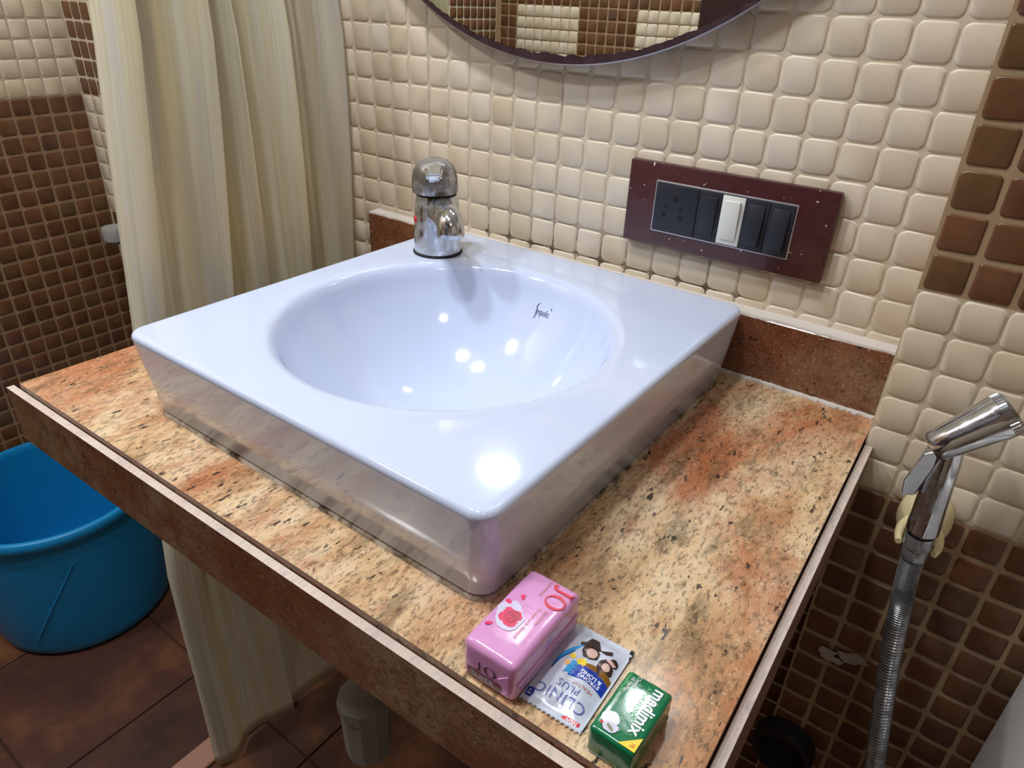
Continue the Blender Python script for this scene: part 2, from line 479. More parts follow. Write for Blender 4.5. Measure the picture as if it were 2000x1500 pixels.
def tile_wall(wall, org, ud, vd, nd, ucells, vcells, colour, hidden, cap=300):
    """cells: lists of lower edges in u and v; colour(u,v)->mat or None; hidden(p) -> True when nothing of it shows"""
    org, ud, vd, nd = Vector(org), Vector(ud), Vector(vd), Vector(nd)
    R = Matrix((ud, vd, nd)).transposed().to_4x4()
    cells = []
    for ua in ucells:
        for va in vcells:
            u, v = ua + P / 2, va + P / 2
            mt = colour(u, v)
            if mt is None: continue
            p = org + ud * u + vd * v
            x, y, w = px(p)
            score = 0
            if -40 < x < 2040 and -40 < y < 1540 and not hidden(p, x, y): score = 1 / w
            cells.append((score, p, mt))
    cells.sort(key=lambda c: -c[0])
    rest = []
    for i, (s, p, mt) in enumerate(cells):
        if s > 0 and i < cap:
            o = bpy.data.objects.new('tile', tile_mesh(random.randrange(8), mt))
            j = Matrix.Rotation(random.uniform(-0.008, 0.008), 4, 'Z') @ Matrix.Rotation(random.uniform(-0.010, 0.010), 4, 'X')
            o.matrix_local = Matrix.Translation(p + ud * random.uniform(-.0003, .0003) + vd * random.uniform(-.0003, .0003)) @ R @ j
            COL.objects.link(o); o.parent = wall
        else: rest.append((p, mt))
    if rest:
        Rm = np.array([list(ud), list(vd), list(nd)])
        G = {mt: tile_geo(mt, 0, False) for mt in ('cream', 'brown')}
        W = {mt: np.array(g[0]) @ Rm for mt, g in G.items()}; F0 = G['cream'][1]; k = len(G['cream'][0])
        V = np.concatenate([W[mt] + np.array(p) for p, mt in rest])
        F = [tuple(i * k + q for q in f) for i in range(len(rest)) for f in F0]
        me = bpy.data.meshes.new('tile_field'); me.from_pydata(V.tolist(), [], F)
        mats = sorted({mt for _, mt in rest})
        for mt in mats: me.materials.append(M[mt])
        me.polygons.foreach_set('material_index', [mats.index(mt) for _, mt in rest for _ in F0])
        me.polygons.foreach_set('use_smooth', [True] * len(me.polygons))
        at = me.attributes.new('rnd', 'FLOAT', 'POINT')
        at.data.foreach_set('value', np.repeat(np.random.RandomState(3).rand(len(rest)), k))
        o = bpy.data.objects.new('tile_field', me); o['kind'] = 'stuff'; COL.objects.link(o); o.parent = wall

XL, XR, YF = -0.77, 1.60, -1.40
XS, YS = 0.766, -0.0625     # the proud stretch of wall beside the counter
def wall_box(name, lo, hi, mat, label):
    o = box(name, lo, hi, mat); tag(o, label, 'wall', kind='structure'); return o

wb = wall_box('wall_back', (XL - 0.1, 0, 0), (XS + 0.05, 0.12, CEIL), 'grout_cream', 'cream mosaic wall behind the basin, mirror and switch plate')
wl = wall_box('wall_left', (XL - 0.12, YF, 0), (XL, 0, CEIL), 'grout_brown', 'shower wall of brown mosaic with cream mosaic above, behind the bucket')
wr = wall_box('wall_right', (XS, YS, 0), (XR + 0.1, 0.12, CEIL), 'grout_plain', 'proud wall of brown and cream mosaic behind the hand spray')
wf = wall_box('wall_front', (XL - 0.1, YF - 0.12, 0), (XR + 0.1, YF, CEIL), 'grout_plain', 'cream wall with brown mosaic bands reflected in the mirror')
we = wall_box('wall_end', (XR, YF, 0), (XR + 0.12, YS, CEIL), 'grout_plain', 'cream mosaic wall closing the room beyond the toilet')

rowz = [H0 - r * P for r in range(-42, 32)]
MC = Vector((0.3666, -0.02, H0 + 0.4087)); MR = 0.367
def col_back(u, v):
    if u < -0.668 and v > H0 - 0.1: return 'brown'
    if u < 0 and v < H0 - 10 * P: return 'brown'
    if u > 0 and v < TOP - 0.05: return 'brown'
    return 'cream'
def hid_back(p, x, y):
    if -0.62 < p.x < -0.01: return True
    if p.x > -0.01 and p.z < TOP + 0.06: return True
    if (p.x - MC.x) ** 2 + (p.z - MC.z) ** 2 < (MR - 0.055) ** 2: return True
    return 0.49 < p.x < 0.65 and H0 - 0.11 < p.z < H0 - 0.06
tile_wall(wb, (0, 0, 0), (1, 0, 0), (0, 0, 1), (0, -1, 0), [c * P for c in range(-23, 23)], rowz, col_back, hid_back)
tile_wall(wl, (XL, 0, 0), (0, 1, 0), (0, 0, 1), (1, 0, 0), [-(k + 1) * P for k in range(42)], rowz,
          lambda u, v: 'cream' if v > H0 - 3 * P and u > -1.18 else 'brown', lambda p, x, y: x > 300 or y > 1200)
def col_right(u, v):
    return 'cream' if H0 - 0.0975 - 6 * P < v < H0 - 0.0975 else 'brown'
tile_wall(wr, (0, YS, 0), (1, 0, 0), (0, 0, 1), (0, -1, 0), [0.765 + 0.0016 + k * P for k in range(25)],
          [H0 - 0.0975 + P * k for k in range(-28, 44)], col_right, lambda p, x, y: x > 2010 or p.z < 0.25)
def col_front(u, v):
    x = -u
    if -0.05 < x < 0.80: return None if v < 2.15 else 'cream'
    if v > H0 + 0.08: return 'brown'
    if x < -0.685 or -0.452 < x < -0.252: return 'brown'
    return 'cream'
# pieces of the opposite wall that the mirror shows
mirror_cam_cells = []
class _Hid:
    def __call__(s, p, x, y): return True
def front_wall():
    org, ud, vd, nd = Vector((0, YF, 0)), Vector((-1, 0, 0)), Vector((0, 0, 1)), Vector((0, 1, 0))
    R = Matrix((ud, vd, nd)).transposed().to_4x4()
    us = [0.252 - 0.0666 * 3 + k * P for k in range(-50, 22)]
    us = [u for u in us if -XR < u < -XL - 0.02]
    vs = [H0 + 0.08 + P * k for k in range(-33, 40)]
    seen = lambda u, v: 0.03 < u < 0.77 and H0 - 0.12 < v < H0 + 0.16
    for u in us:
        for v in vs:
            mt = col_front(u + P / 2, v + P / 2)
            if mt and seen(u, v):
                o = bpy.data.objects.new('tile', tile_mesh(random.randrange(8), mt))
                o.matrix_local = Matrix.Translation(org + ud * (u + P / 2) + vd * (v + P / 2)) @ R
                COL.objects.link(o); o.parent = wf
    tile_wall(wf, org, ud, vd, nd, us, vs, lambda a, b: None if seen(a - P / 2, b - P / 2) else col_front(a, b), _Hid(), 0)
front_wall()
tile_wall(we, (XR, 0, 0), (0, -1, 0), (0, 0, 1), (-1, 0, 0), [0.065 + k * P for k in range(39)], rowz, lambda u, v: 'cream' if v > 0.95 else 'brown', _Hid(), 0)

# floor with separate slate tiles, shower sill, ceiling, door
fl = box('floor', (XL - 0.1, YF - 0.1, -0.10), (XR + 0.1, 0.1, -0.004), 'grout_floor')
tag(fl, 'dark reddish slate tile floor under the counter and bucket', 'floor', kind='structure')
ft = None
for i in range(8):
    for j in range(5):
        x0, y0 = XL + i * 0.30, -j * 0.30
        x1, y1 = min(x0 + 0.297, XR), max(y0 - 0.297, YF)
        if ft is None or x1 - x0 < 0.29 or y0 - y1 < 0.29:
            t = box('tile', (x0, y1, -0.004), (x1, y0, 0.0), 'slate', fl, 0.0012, 1)
            if ft is None: ft = t
        else:
            t = ft.copy(); t.location = (x0 - XL, y0, 0); COL.objects.link(t); t.parent = fl
ce = box('ceiling', (XL - 0.1, YF - 0.1, CEIL), (XR + 0.1, 0.1, CEIL + 0.1), 'ceiling')
tag(ce, 'plain white painted bathroom ceiling with round lamps', 'ceiling', kind='structure')
sl = box('trim_1', (-0.033, YF, 0.0), (0.012, -0.003, 0.008), 'pink_sill', None, 0.002, 1)
tag(sl, 'low pinkish stone sill on the floor under the shower curtain', 'sill', kind='structure')
d1 = box('door_1', (-0.05, YF - 0.005, 0.0), (0.80, YF + 0.035, 2.13), 'door', None, 0.004, 1)
tag(d1, 'dark maroon door in the wall opposite the mirror', 'door', kind='structure')
for zz in ((0.15, 0.95), (1.15, 1.98)):
    box('panel', (0.08, YF + 0.030, zz[0]), (0.67, YF + 0.042, zz[1]), 'door', d1, 0.006, 1)
lathe('handle', [(0.0, 0.0), (0.011, 0.0), (0.011, 0.045), (0.024, 0.050), (0.026, 0.066), (0.0, 0.075)], 'chrome', d1, (0.735, YF + 0.034, 1.02), (0, 1, 0), 20)

# ceiling lamps
for nm, (lx, ly), dia, watt, lc in LAMPS:
    t = empty('ceiling_lamp', (lx, ly, CEIL - 0.03))
    tag(t, 'round white ceiling lamp ' + nm, 'lamp', 'ceiling lamps')
    lathe('housing', [(dia / 2 + 0.004, 0.0), (dia / 2 + 0.012, 0.004), (dia / 2 + 0.012, 0.03), (0.0, 0.03)], 'ceiling', t, (0, 0, 0), None, 32)
    em = bpy.data.materials.new('lamp_diffuser'); em.use_nodes = True
    b = em.node_tree.nodes['Principled BSDF']; b.inputs['Base Color'].default_value = (0.8, 0.8, 0.8, 1)
    b.inputs['Emission Color'].default_value = lc + (1,)
    # radiance of a Lambertian disc of this power
    b.inputs['Emission Strength'].default_value = watt / (PI * PI * (dia / 2) ** 2)
    M['lamp_diffuser'] = em
    lathe('diffuser', [(0.0, -0.004), (dia / 2 * 0.8, -0.003), (dia / 2, 0.001)], 'lamp_diffuser', t, (0, 0, 0), None, 32)

# ------------------------------------------------------------------ counter
def ring_rect(n, x0, x1, y0, y1, r, skew=None):
    """n points round a rounded rectangle, sampled by angle about its centre"""
    cx, cy = (x0 + x1) / 2, (y0 + y1) / 2; a, b = (x1 - x0) / 2, (y1 - y0) / 2
    dense = []
    for qx, qy, t0 in ((x1 - r, y1 - r, 0), (x0 + r, y1 - r, PI / 2), (x0 + r, y0 + r, PI), (x1 - r, y0 + r, 1.5 * PI)):
        for k in range(13):
            t = t0 + PI / 2 * k / 12
            dense.append((qx + r * math.cos(t), qy + r * math.sin(t)))
    return cx, cy, dense

BX, BY, BR = 0.412, -0.2505, 0.158     # bowl centre and radius
def hole_slab(name, outer, mat, z0, z1, hole_r, parent=None):
    """slab with a round hole for the bowl: outer is a polygon (ccw)"""
    n = 96; ho = [(BX + hole_r * math.cos(2 * PI * i / n), BY + hole_r * math.sin(2 * PI * i / n)) for i in range(n)]
    V = [(x, y, z) for z in (z1, z0) for x, y in outer] ; k = len(outer); b = len(V)
    V += [(x, y, z) for z in (z1, z0) for x, y in ho]
    bm = bmesh.new(); vs = [bm.verts.new(v) for v in V]
    for i in range(k): bm.faces.new((vs[i], vs[(i + 1) % k], vs[k + (i + 1) % k], vs[k + i]))
    for i in range(n): bm.faces.new((vs[b + (i + 1) % n], vs[b + i], vs[b + n + i], vs[b + n + (i + 1) % n]))
    for o_, s_ in ((0, b), (k, b + n)):
        ed = []
        for i in range(k): ed.append(bm.edges.get((vs[o_ + i], vs[o_ + (i + 1) % k])))
        for i in range(n): ed.append(bm.edges.get((vs[s_ + i], vs[s_ + (i + 1) % n])))
        bmesh.ops.triangle_fill(bm, use_beauty=True, edges=ed)
    o = bm_obj(name, bm, mat, parent, False)
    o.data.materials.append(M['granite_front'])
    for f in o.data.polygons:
        if abs(f.normal.z) < 0.5: f.material_index = 1      # polished edge, its shade put in as darker brown granite
    return o

ct = empty('counter', (0, 0, 0))
tag(ct, 'speckled tan and rust granite washbasin counter with a pale sawn edge', 'counter')
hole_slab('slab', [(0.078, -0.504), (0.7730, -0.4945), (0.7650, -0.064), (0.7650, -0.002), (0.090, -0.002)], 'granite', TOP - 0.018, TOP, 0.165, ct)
def apron(name, a, b, c, d, z0, z1):
    """a,b,c,d plan corners; body plus a paler sawn top"""
    V = [(x, y, z) for z in (z0, z1) for x, y in (a, b, c, d)]
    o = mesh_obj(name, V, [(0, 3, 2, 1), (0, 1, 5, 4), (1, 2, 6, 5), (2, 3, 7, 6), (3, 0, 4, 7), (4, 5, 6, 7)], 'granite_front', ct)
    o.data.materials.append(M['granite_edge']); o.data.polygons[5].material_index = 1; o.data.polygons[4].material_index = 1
    return o
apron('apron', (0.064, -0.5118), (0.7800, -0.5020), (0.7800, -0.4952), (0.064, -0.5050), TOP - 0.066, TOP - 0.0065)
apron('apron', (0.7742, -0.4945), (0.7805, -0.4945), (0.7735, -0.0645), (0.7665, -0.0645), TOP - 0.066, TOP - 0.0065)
for x0 in (0.16, 0.70):   # hidden steel brackets carry the slab
    box('bracket', (x0, -0.40, TOP - 0.048), (x0 + 0.035, -0.001, TOP - 0.018), 'grey_plastic', ct, 0.002, 1)

bs = empty('backsplash', (0, 0, TOP))
tag(bs, 'low rust brown granite upstand along the wall behind the basin', 'backsplash')
box('stone', (0.062, -0.020, 0.0), (0.765, -0.0005, 0.069), 'granite_red', bs, 0.0008, 1)
# ragged white cement along the top of the upstand and at its foot
def ragged(name, x0, x1, y0, y1, z0, z1, mat, parent, seed, amp=0.0015, n=70):
    rg = random.Random(seed); V, F = [], []
    for i in range(n):
        x = x0 + (x1 - x0) * i / (n - 1); a = y0 + (rg.random() - 0.5) * amp * 2
        zz = z1 + (rg.random() - 0.5) * 0.0008
        V += [(x, a, z0), (x, a + 0.0006, zz), (x, y1, zz + 0.0006), (x, y1, z0)]
    for i in range(n - 1):
        for k in range(4):
            F.append((i * 4 + k, i * 4 + (k + 1) % 4, (i + 1) * 4 + (k + 1) % 4, (i + 1) * 4 + k))
    F += [(0, 3, 2, 1), tuple((n - 1) * 4 + k for k in range(4))]
    return mesh_obj(name, V, F, mat, parent, True, 40)
ragged('cement_bead', 0.064, 0.764, -0.0188, -0.0002, 0.0688, 0.0712, 'cement', bs, 1)
ragged('cement_bead', 0.60, 0.764, -0.0245, -0.0195, 0.0002, 0.0022, 'cement', bs, 2)

# ------------------------------------------------------------------ basin
ZB = TOP + 0.080
def bowl_h(r):
    """depth below the rim at radius r from the bowl centre"""
    t = max(0.0, min(1.0, r / (BR - 0.004)))
    return -0.122 * (1 - t ** 2.6) ** 0.80
def polar_rr(th, x0, x1, y0, y1, r):
    """distance from the bowl centre to the rounded rectangle in direction th"""
    d = (math.cos(th), math.sin(th)); best = None
    lo, hi = 0.0, 0.6
    def inside(px_, py_):
        qx = max(x0 + r - px_, 0, px_ - (x1 - r)); qy = max(y0 + r - py_, 0, py_ - (y1 - r))
        return qx * qx + qy * qy <= r * r and x0 <= px_ <= x1 and y0 <= py_ <= y1
    for _ in range(40):
        mid = (lo + hi) / 2
        if inside(BX + d[0] * mid, BY + d[1] * mid): lo = mid
        else: hi = mid
    return lo
RX = (0.2120, 0.6200, -0.4545, -0.0225)     # top outline
RBt = (0.2270, 0.6140, -0.4470, -0.0400)    # foot outline
angs = set(2 * PI * i / 140 for i in range(140))
for (x, y) in ((RX[0], RX[2]), (RX[1], RX[2]), (RX[0], RX[3]), (RX[1], RX[3])):
    a0 = math.atan2(y - BY, x - BX) % (2 * PI)
    for k in range(-10, 11): angs.add((a0 + k * 0.011) % (2 * PI))
angs = sorted(angs); NA = len(angs)
def rim_ring(f, inset, z):
    x0, x1, y0, y1 = [RBt[i] * (1 - f) + RX[i] * f for i in range(4)]
    rad = 0.016
    return [(BX + math.cos(t) * q, BY + math.sin(t) * q, z) for t in angs for q in [polar_rr(t, x0 + inset, x1 - inset, y0 + inset, y1 - inset, max(rad - inset, 0.006))]]
rings = [rim_ring(0, 0.004, TOP + 0.0022), rim_ring(0, 0.0, TOP + 0.005), rim_ring(0.5, 0, TOP + 0.040), rim_ring(0.92, 0, ZB - 0.007)]
for k in range(0, 7):   # rounded top edge
    t = PI / 2 * k / 6
    rings.append(rim_ring(0.94 + 0.06 * k / 6, 0.0055 * (1 - math.cos(t)), ZB - 0.0055 * (1 - math.sin(t))))
def circ_ring(r, z): return [(BX + math.cos(t) * r, BY + math.sin(t) * r, z) for t in angs]
edge = rings[-1]
lip = circ_ring(BR + 0.009, ZB)
for f in (0.06, 0.35, 0.7):
    rings.append([(e[0] * (1 - f) + l[0] * f, e[1] * (1 - f) + l[1] * f, ZB) for e, l in zip(edge, lip)])
for r, dz in ((BR + 0.009, 0.0), (BR + 0.006, -0.0004), (BR + 0.003, -0.0016), (BR + 0.0005, -0.0036), (BR - 0.0020, -0.0070), (BR - 0.0045, -0.0125)):
    rings.append(circ_ring(r, ZB + dz))
def bowl_z(r):
    t = r / (BR - 0.0045)
    return ZB - 0.0125 - 0.108 * (1 - t ** 2.4) ** 0.85
for f in (0.985, 0.96, 0.93, 0.89, 0.84, 0.78, 0.70, 0.6, 0.48, 0.34, 0.2, 0.13):
    r = f * (BR - 0.0045); rings.append(circ_ring(r, bowl_z(r)))
V = [p for r in rings for p in r]; F = []
for k in range(len(rings) - 1):
    for i in range(NA):
        j = (i + 1) % NA
        F.append((k * NA + i, k * NA + j, (k + 1) * NA + j, (k + 1) * NA + i))
ba = empty('wash_basin', (0, 0, 0))
tag(ba, 'square white ceramic washbasin with a round bowl set on granite counter', 'washbasin')
mesh_obj('basin_body', V, F, 'ceramic', ba, True, 60)
dr = 0.13 * (BR - 0.0045)
lathe('drain', [(0.0, -0.004), (dr - 0.004, -0.003), (dr - 0.002, 0.001), (dr + 0.003, 0.002), (dr + 0.004, -0.001)], 'chrome', ba, (BX, BY, bowl_z(dr)), None, 32)
# grimy sealant line round the foot
sb = bmesh.new()
r0 = rim_ring(0, -0.0016, TOP + 0.0002); r1 = rim_ring(0, -0.0004, TOP + 0.0026); r2 = rim_ring(0, 0.006, TOP + 0.0026)
vv = [sb.verts.new(p) for p in r0 + r1 + r2]
for k in range(2):
    for i in range(NA):
        j = (i + 1) % NA; sb.faces.new((vv[k * NA + i], vv[k * NA + j], vv[(k + 1) * NA + j], vv[(k + 1) * NA + i]))
n = N('foot_sealant', 0.75, 0.2)
n.color(n.ramp(n.noise(55, 5, 0.75), [(0.36, srgb(58, 44, 34)), (0.46, srgb(150, 132, 112)), (0.60, srgb(200, 188, 172))])); M['foot_sealant'] = n.m
bm_obj('sealant', sb, 'foot_sealant', ba)
# printed maker's word on the bowl wall: wrapped round the bowl (arc length, depth)
def wrap_bowl(o, th0, r_mid):
    for v in o.data.vertices:
        s, d = v.co.x, v.co.y      # along the wall, up the wall
        r = r_mid + d * 0.75
        th = th0 - s / r_mid
        r = min(r, BR - 0.0046)
        v.co = Vector((BX + math.cos(th) * (r - 0.0003), BY + math.sin(th) * (r - 0.0003), bowl_z(r) + 0.00025))
    return o
TH0 = math.atan2(-0.108 - BY, 0.424 - BX); RM = 0.1445
fr = ((0.003, -0.0022, 0), (1, 0, 0), (0, 1, 0), (0, 0, 1))
wrap_bowl(text_mesh('lettering', 'impolo', 0.0072, fr, 'ink_navy', ba, 0.0, 1.0, 0.95), TH0, RM)
Sp = [(-0.0068, 0.0062), (-0.0084, 0.0055), (-0.0094, 0.0036), (-0.0089, 0.0014), (-0.0080, -0.0010), (-0.0079, -0.0034), (-0.0088, -0.0052), (-0.0102, -0.0060)]
wd_ = [0.0002, 0.0005, 0.0006, 0.0006, 0.0006, 0.0006, 0.0005, 0.0001]
wrap_bowl(strip_print('lettering', [(a - w_, b) for (a, b), w_ in zip(Sp, wd_)], [(a + w_, b) for (a, b), w_ in zip(Sp, wd_)], fr[:1] + fr[1:], 'ink_navy', ba), TH0, RM)
wrap_bowl(poly_print('lettering', ell(0.0130 - 0.003, 0.0045, 0.0008, 0.0008, 10), fr, 'ink_navy', ba), TH0, RM)

# ------------------------------------------------------------------ tap
FX, FY = 0.2715, -0.1055
fa = empty('basin_mixer_tap', (FX, FY, ZB))
tag(fa, 'stained chrome single lever tap standing on the basin corner', 'tap')
nv = Vector((0.6686, -0.7436, 0)); sv = Vector((0.7436, 0.6686, 0))
lathe('base_ring', [(0.0285, 0.0), (0.0292, 0.0012), (0.0285, 0.0028), (0.0262, 0.0028)], 'black_gap', fa, (0, 0, 0))
lathe('body', [(0.0, 0.002), (0.0276, 0.002), (0.0278, 0.008), (0.0272, 0.020), (0.0264, 0.035), (0.0258, 0.050), (0.0248, 0.060), (0.0236, 0.068), (0.0226, 0.0685), (0.0, 0.0685)], 'chrome_body', fa, (0, 0, 0))
lathe('gap_ring', [(0.0224, 0.066), (0.0224, 0.073), (0.0, 0.073)], 'black_gap', fa, (0, 0, 0))
dome = [(0.0226, 0.0702), (0.0258, 0.0712), (0.0264, 0.074), (0.0262, 0.080), (0.0256, 0.087), (0.0240, 0.0945), (0.0210, 0.1005), (0.0160, 0.1048), (0.0095, 0.1070), (0.0, 0.1078)]
hd = lathe('handle', dome, 'chrome_cap', fa, sv * -0.0022, None, 40, 60)
# stubby lever tab on the front of the handle
lb = bmesh.new()
def P3(o_, s_, z_): return nv * o_ + sv * (s_ - 0.003) + Vector((0, 0, z_))
q = [P3(0.004, -0.012, 0.1052), P3(0.004, 0.012, 0.1052), P3(0.046, 0.0085, 0.0995), P3(0.046, -0.0085, 0.0995),
     P3(0.004, -0.012, 0.090), P3(0.004, 0.012, 0.090), P3(0.043, 0.0078, 0.0905), P3(0.043, -0.0078, 0.0905)]
vs = [lb.verts.new(p) for p in q]
for f in ((0, 1, 2, 3), (7, 6, 5, 4), (0, 4, 5, 1), (1, 5, 6, 2), (2, 6, 7, 3), (3, 7, 4, 0)): lb.faces.new([vs[i] for i in f])
bmesh.ops.bevel(lb, geom=list(lb.edges), offset=0.0028, segments=3, affect='EDGES')
bm_obj('lever', lb, 'chrome', hd, True, 60)
sd = (nv * 0.98 + sv * 0.19).normalized()
sp_path = spline([Vector((0, 0, 0.050)), sd * 0.03 + Vector((0, 0, 0.0545)), sd * 0.056 + Vector((0, 0, 0.0560)), sd * 0.069 + Vector((0, 0, 0.0535)), sd * 0.0745 + Vector((0, 0, 0.0470)), sd * 0.0750 + Vector((0, 0, 0.0415))], 8)
def sr(t): return 0.0168 - 0.0022 * min(1, t * 1.6)
so = tube('spout', sp_path, sr, 'chrome', fa, 28)
lathe('aerator', [(0.0, -0.0005), (0.0105, -0.0005), (0.0118, 0.0), (0.0118, 0.004)], 'chrome_body', so, sd * 0.0750 + Vector((0, 0, 0.0400)), None, 24)
rd = (nv * 0.25 - sv * 0.97).normalized()
lathe('indicator', [(0.0, 0.0274), (0.004, 0.0270), (0.0048, 0.0255)], 'indicator', fa, (0, 0, 0.040), rd, 16)

# ------------------------------------------------------------------ mirror
mi = empty('round_mirror', (MC.x, 0, MC.z))
tag(mi, 'large round wall mirror with a rusted dark lower rim', 'mirror')
lathe('glass', [(0.0, 0.0), (MR - 0.004, 0.0), (MR, -0.0022), (MR, -0.0045), (0.0, -0.0045)], 'mirror', mi, (0, MC.y, 0), (0, -1, 0), 160, 10)
lathe('rim', [(MR - 0.0004, -0.0060), (MR + 0.0009, -0.0060), (MR + 0.0009, 0.0004), (MR - 0.0004, 0.0008)], 'silver', mi, (0, MC.y, 0), (0, -1, 0), 160)
lathe('backing', [(MR - 0.10, -0.0035), (MR - 0.10, -0.0200), (0.0, -0.0200)], 'black_gap', mi, (0, MC.y, 0), (0, -1, 0), 64)
rg = random.Random(5); L, R = [], []
K = 260; wv = 0.0
for i in range(K + 1):
    t = -PI / 2 + (i / K - 0.5) * 2.3
    prof = max(0.0, 1 - abs(i / K - 0.50) * 2.9) ** 0.7
    wv = 0.55 * wv + (rg.random() - 0.5) * 0.0028
    wdt = 0.0010 + 0.0072 * prof + wv * (0.12 + 0.8 * prof)
    L.append(((MR - 0.0005) * math.cos(t), (MR - 0.0005) * math.sin(t))); R.append(((MR - 0.0005 - max(wdt, 0.0006)) * math.cos(t), (MR - 0.0005 - max(wdt, 0.0006)) * math.sin(t)))
strip_print('corroded_edge', L, R, ((0, MC.y - 0.0012, 0), (1, 0, 0), (0, 0, 1), (0, -1, 0)), 'corroded', mi)

# ------------------------------------------------------------------ switch panel
sw = empty('switch_panel', (0.5725, -0.0020, H0 - 0.0865))
tag(sw, 'dark maroon switch plate with socket and rocker switches on mosaic wall', 'switch panel')
def pl(name, x0, x1, z0, z1, y0, y1, mat, parent=sw, bev=0.0008, rot=None): return box(name, (x0, -y1, z0), (x1, -y0, z1), mat, parent, bev, 2, rot)
pl('plate', -0.1080, 0.1080, -0.0438, 0.0438, 0.0, 0.0095, 'maroon', sw, 0.0022)
pl('trim_frame', -0.0752, 0.0730, -0.0274, 0.0266, 0.008, 0.0105, 'silver', sw, 0.001)
pl('insert', -0.0738, 0.0716, -0.0260, 0.0252, 0.009, 0.0112, 'black_plastic', sw, 0.0006)
wdt = 0.1454 / 6
X = [-0.0738 + wdt * i for i in range(7)]
so_ = pl('socket_face', X[0] + 0.0006, X[2] - 0.0006, -0.0250, 0.0242, 0.0105, 0.0124, 'black_plastic', sw)
for hx, hz, hr in ((0.0, 0.0110, 0.0034), (-0.0095, 0.0015, 0.0026), (0.0078, 0.0002, 0.0022), (-0.0108, -0.0070, 0.0026), (0.0086, -0.0082, 0.0028)):
    lathe('pin_hole', [(0.0, 0.0), (hr, 0.0001), (hr + 0.0005, -0.0006)], 'hole', so_, (X[1] - 0.001 + hx, -0.01245, hz), (0, -1, 0), 16)
for k, (mt, tilt) in enumerate((('black_plastic', 3), ('white_plastic', 4), ('black_plastic', -8), ('black_plastic', -8))):
    x0, x1 = X[2 + k], X[3 + k]
    f = pl('switch', x0 + 0.0004, x1 - 0.0004, -0.0250, 0.0242, 0.0105, 0.0122, mt, sw)
    y0 = 0.0118 if k < 2 else 0.0130
    pl('rocker', x0 + 0.0042, x1 - 0.0040, -0.0200, 0.0200, y0 - 0.003, y0 + 0.0030, mt, f, 0.0010, Matrix.Rotation(math.radians(tilt), 3, 'X'))

# ------------------------------------------------------------------ shower curtain
cu = empty('shower_curtain', (0, 0, 0))
tag(cu, 'cream striped shower curtain hanging in folds beside the basin', 'shower curtain')
# plan of the pleats as (x, y at datum+0.085, y at datum-0.19); each pleat laps over the next
PL = [(-0.036, -0.293, -0.327), (-0.018, -0.288, -0.3215), (-0.004, -0.272, -0.302), (-0.010, -0.266, -0.294), (-0.034, -0.262, -0.286), (-0.040, -0.240, -0.262),
      (-0.020, -0.222, -0.243), (0.006, -0.205, -0.222), (0.010, -0.198, -0.2155), (-0.006, -0.196, -0.2135), (-0.034, -0.200, -0.216), (-0.030, -0.186, -0.198),
      (-0.006, -0.170, -0.170), (0.002, -0.161, -0.158), (-0.012, -0.157, -0.153), (-0.036, -0.160, -0.155), (-0.034, -0.140, -0.134),
      (-0.010, -0.112, -0.110), (0.006, -0.096, -0.095), (0.006, -0.090, -0.089), (-0.010, -0.088, -0.086), (-0.034, -0.092, -0.088), (-0.030, -0.078, -0.076),
      (-0.012, -0.064, -0.066), (-0.016, -0.052, -0.054), (-0.030, -0.040, -0.044), (-0.016, -0.030, -0.034), (-0.002, -0.020, -0.024), (0.008, -0.006, -0.008)]
zs = [0.0095, 0.03, 0.06, 0.12, 0.2, 0.3, 0.4, 0.5, 0.6, 0.7, 0.78, 0.86, 0.94, 1.02, 1.1, 1.2, 1.35, 1.5, 1.7, 1.9, 2.02]
rowsV = []
for z in zs:
    f = (H0 + 0.085 - z) / 0.275
    f = max(-0.6, min(f, 2.7)) if f < 2.7 else 2.7 + (f - 2.7) * 0.35
    t = max(0.0, (1.0 - z))
    pts = []
    for i, (x, ya, yb) in enumerate(PL):
        y = ya + (yb - ya) * f
        y = min(y, -0.006)
        amp = 1.0 - 0.55 * min(1, t / 0.8) if z < 1.0 else 1.0
        amp *= 1.0 + 0.5 * max(0.0, min(1.0, (z - 0.6) / 0.3))
        xx = (x + 0.015) * amp - 0.015 + 0.046 * t * t + 0.003 * math.sin(9 * z + i * 1.3)
        if z > 1.14: xx -= 0.022 * min(1, (z - 1.14) / 0.15)
        pts.append((xx, y, z))
    rowsV.append(spline(pts, 6))
k = len(rowsV[0]); V = [v for r in rowsV for v in r]
F = [(a * k + i, a * k + i + 1, (a + 1) * k + i + 1, (a + 1) * k + i) for a in range(len(zs) - 1) for i in range(k - 1)]
co = mesh_obj('fabric', V, F, 'curtain', cu, True)
me = co.data; uvl = me.uv_layers.new(name='UVMap')
arc = [0.0]
for i in range(1, k): arc.append(arc[-1] + (rowsV[13][i] - rowsV[13][i - 1]).length)
for l in me.loops:
    vi = l.vertex_index; uvl.data[l.index].uv = (arc[vi % k], me.vertices[vi].co.z)
so2 = co.modifiers.new('thickness', 'SOLIDIFY'); so2.thickness = 0.0006
ro = tube('curtain_rod', [(-0.012, YF + 0.001, 2.045), (-0.012, -0.001, 2.045)], 0.012, 'chrome', None, 20)
tag(ro, 'chrome rod carrying the cream shower curtain', 'curtain rod')
for i in range(7):
    y = -0.28 + i * 0.045
    rn = []
    for a in range(25):
        th = 2 * PI * a / 24; rn.append((-0.012 + 0.017 * math.sin(th), y, 2.036 + 0.024 * math.cos(th)))
    tube('ring', rn, 0.0018, 'white_plastic', cu, 8, False)

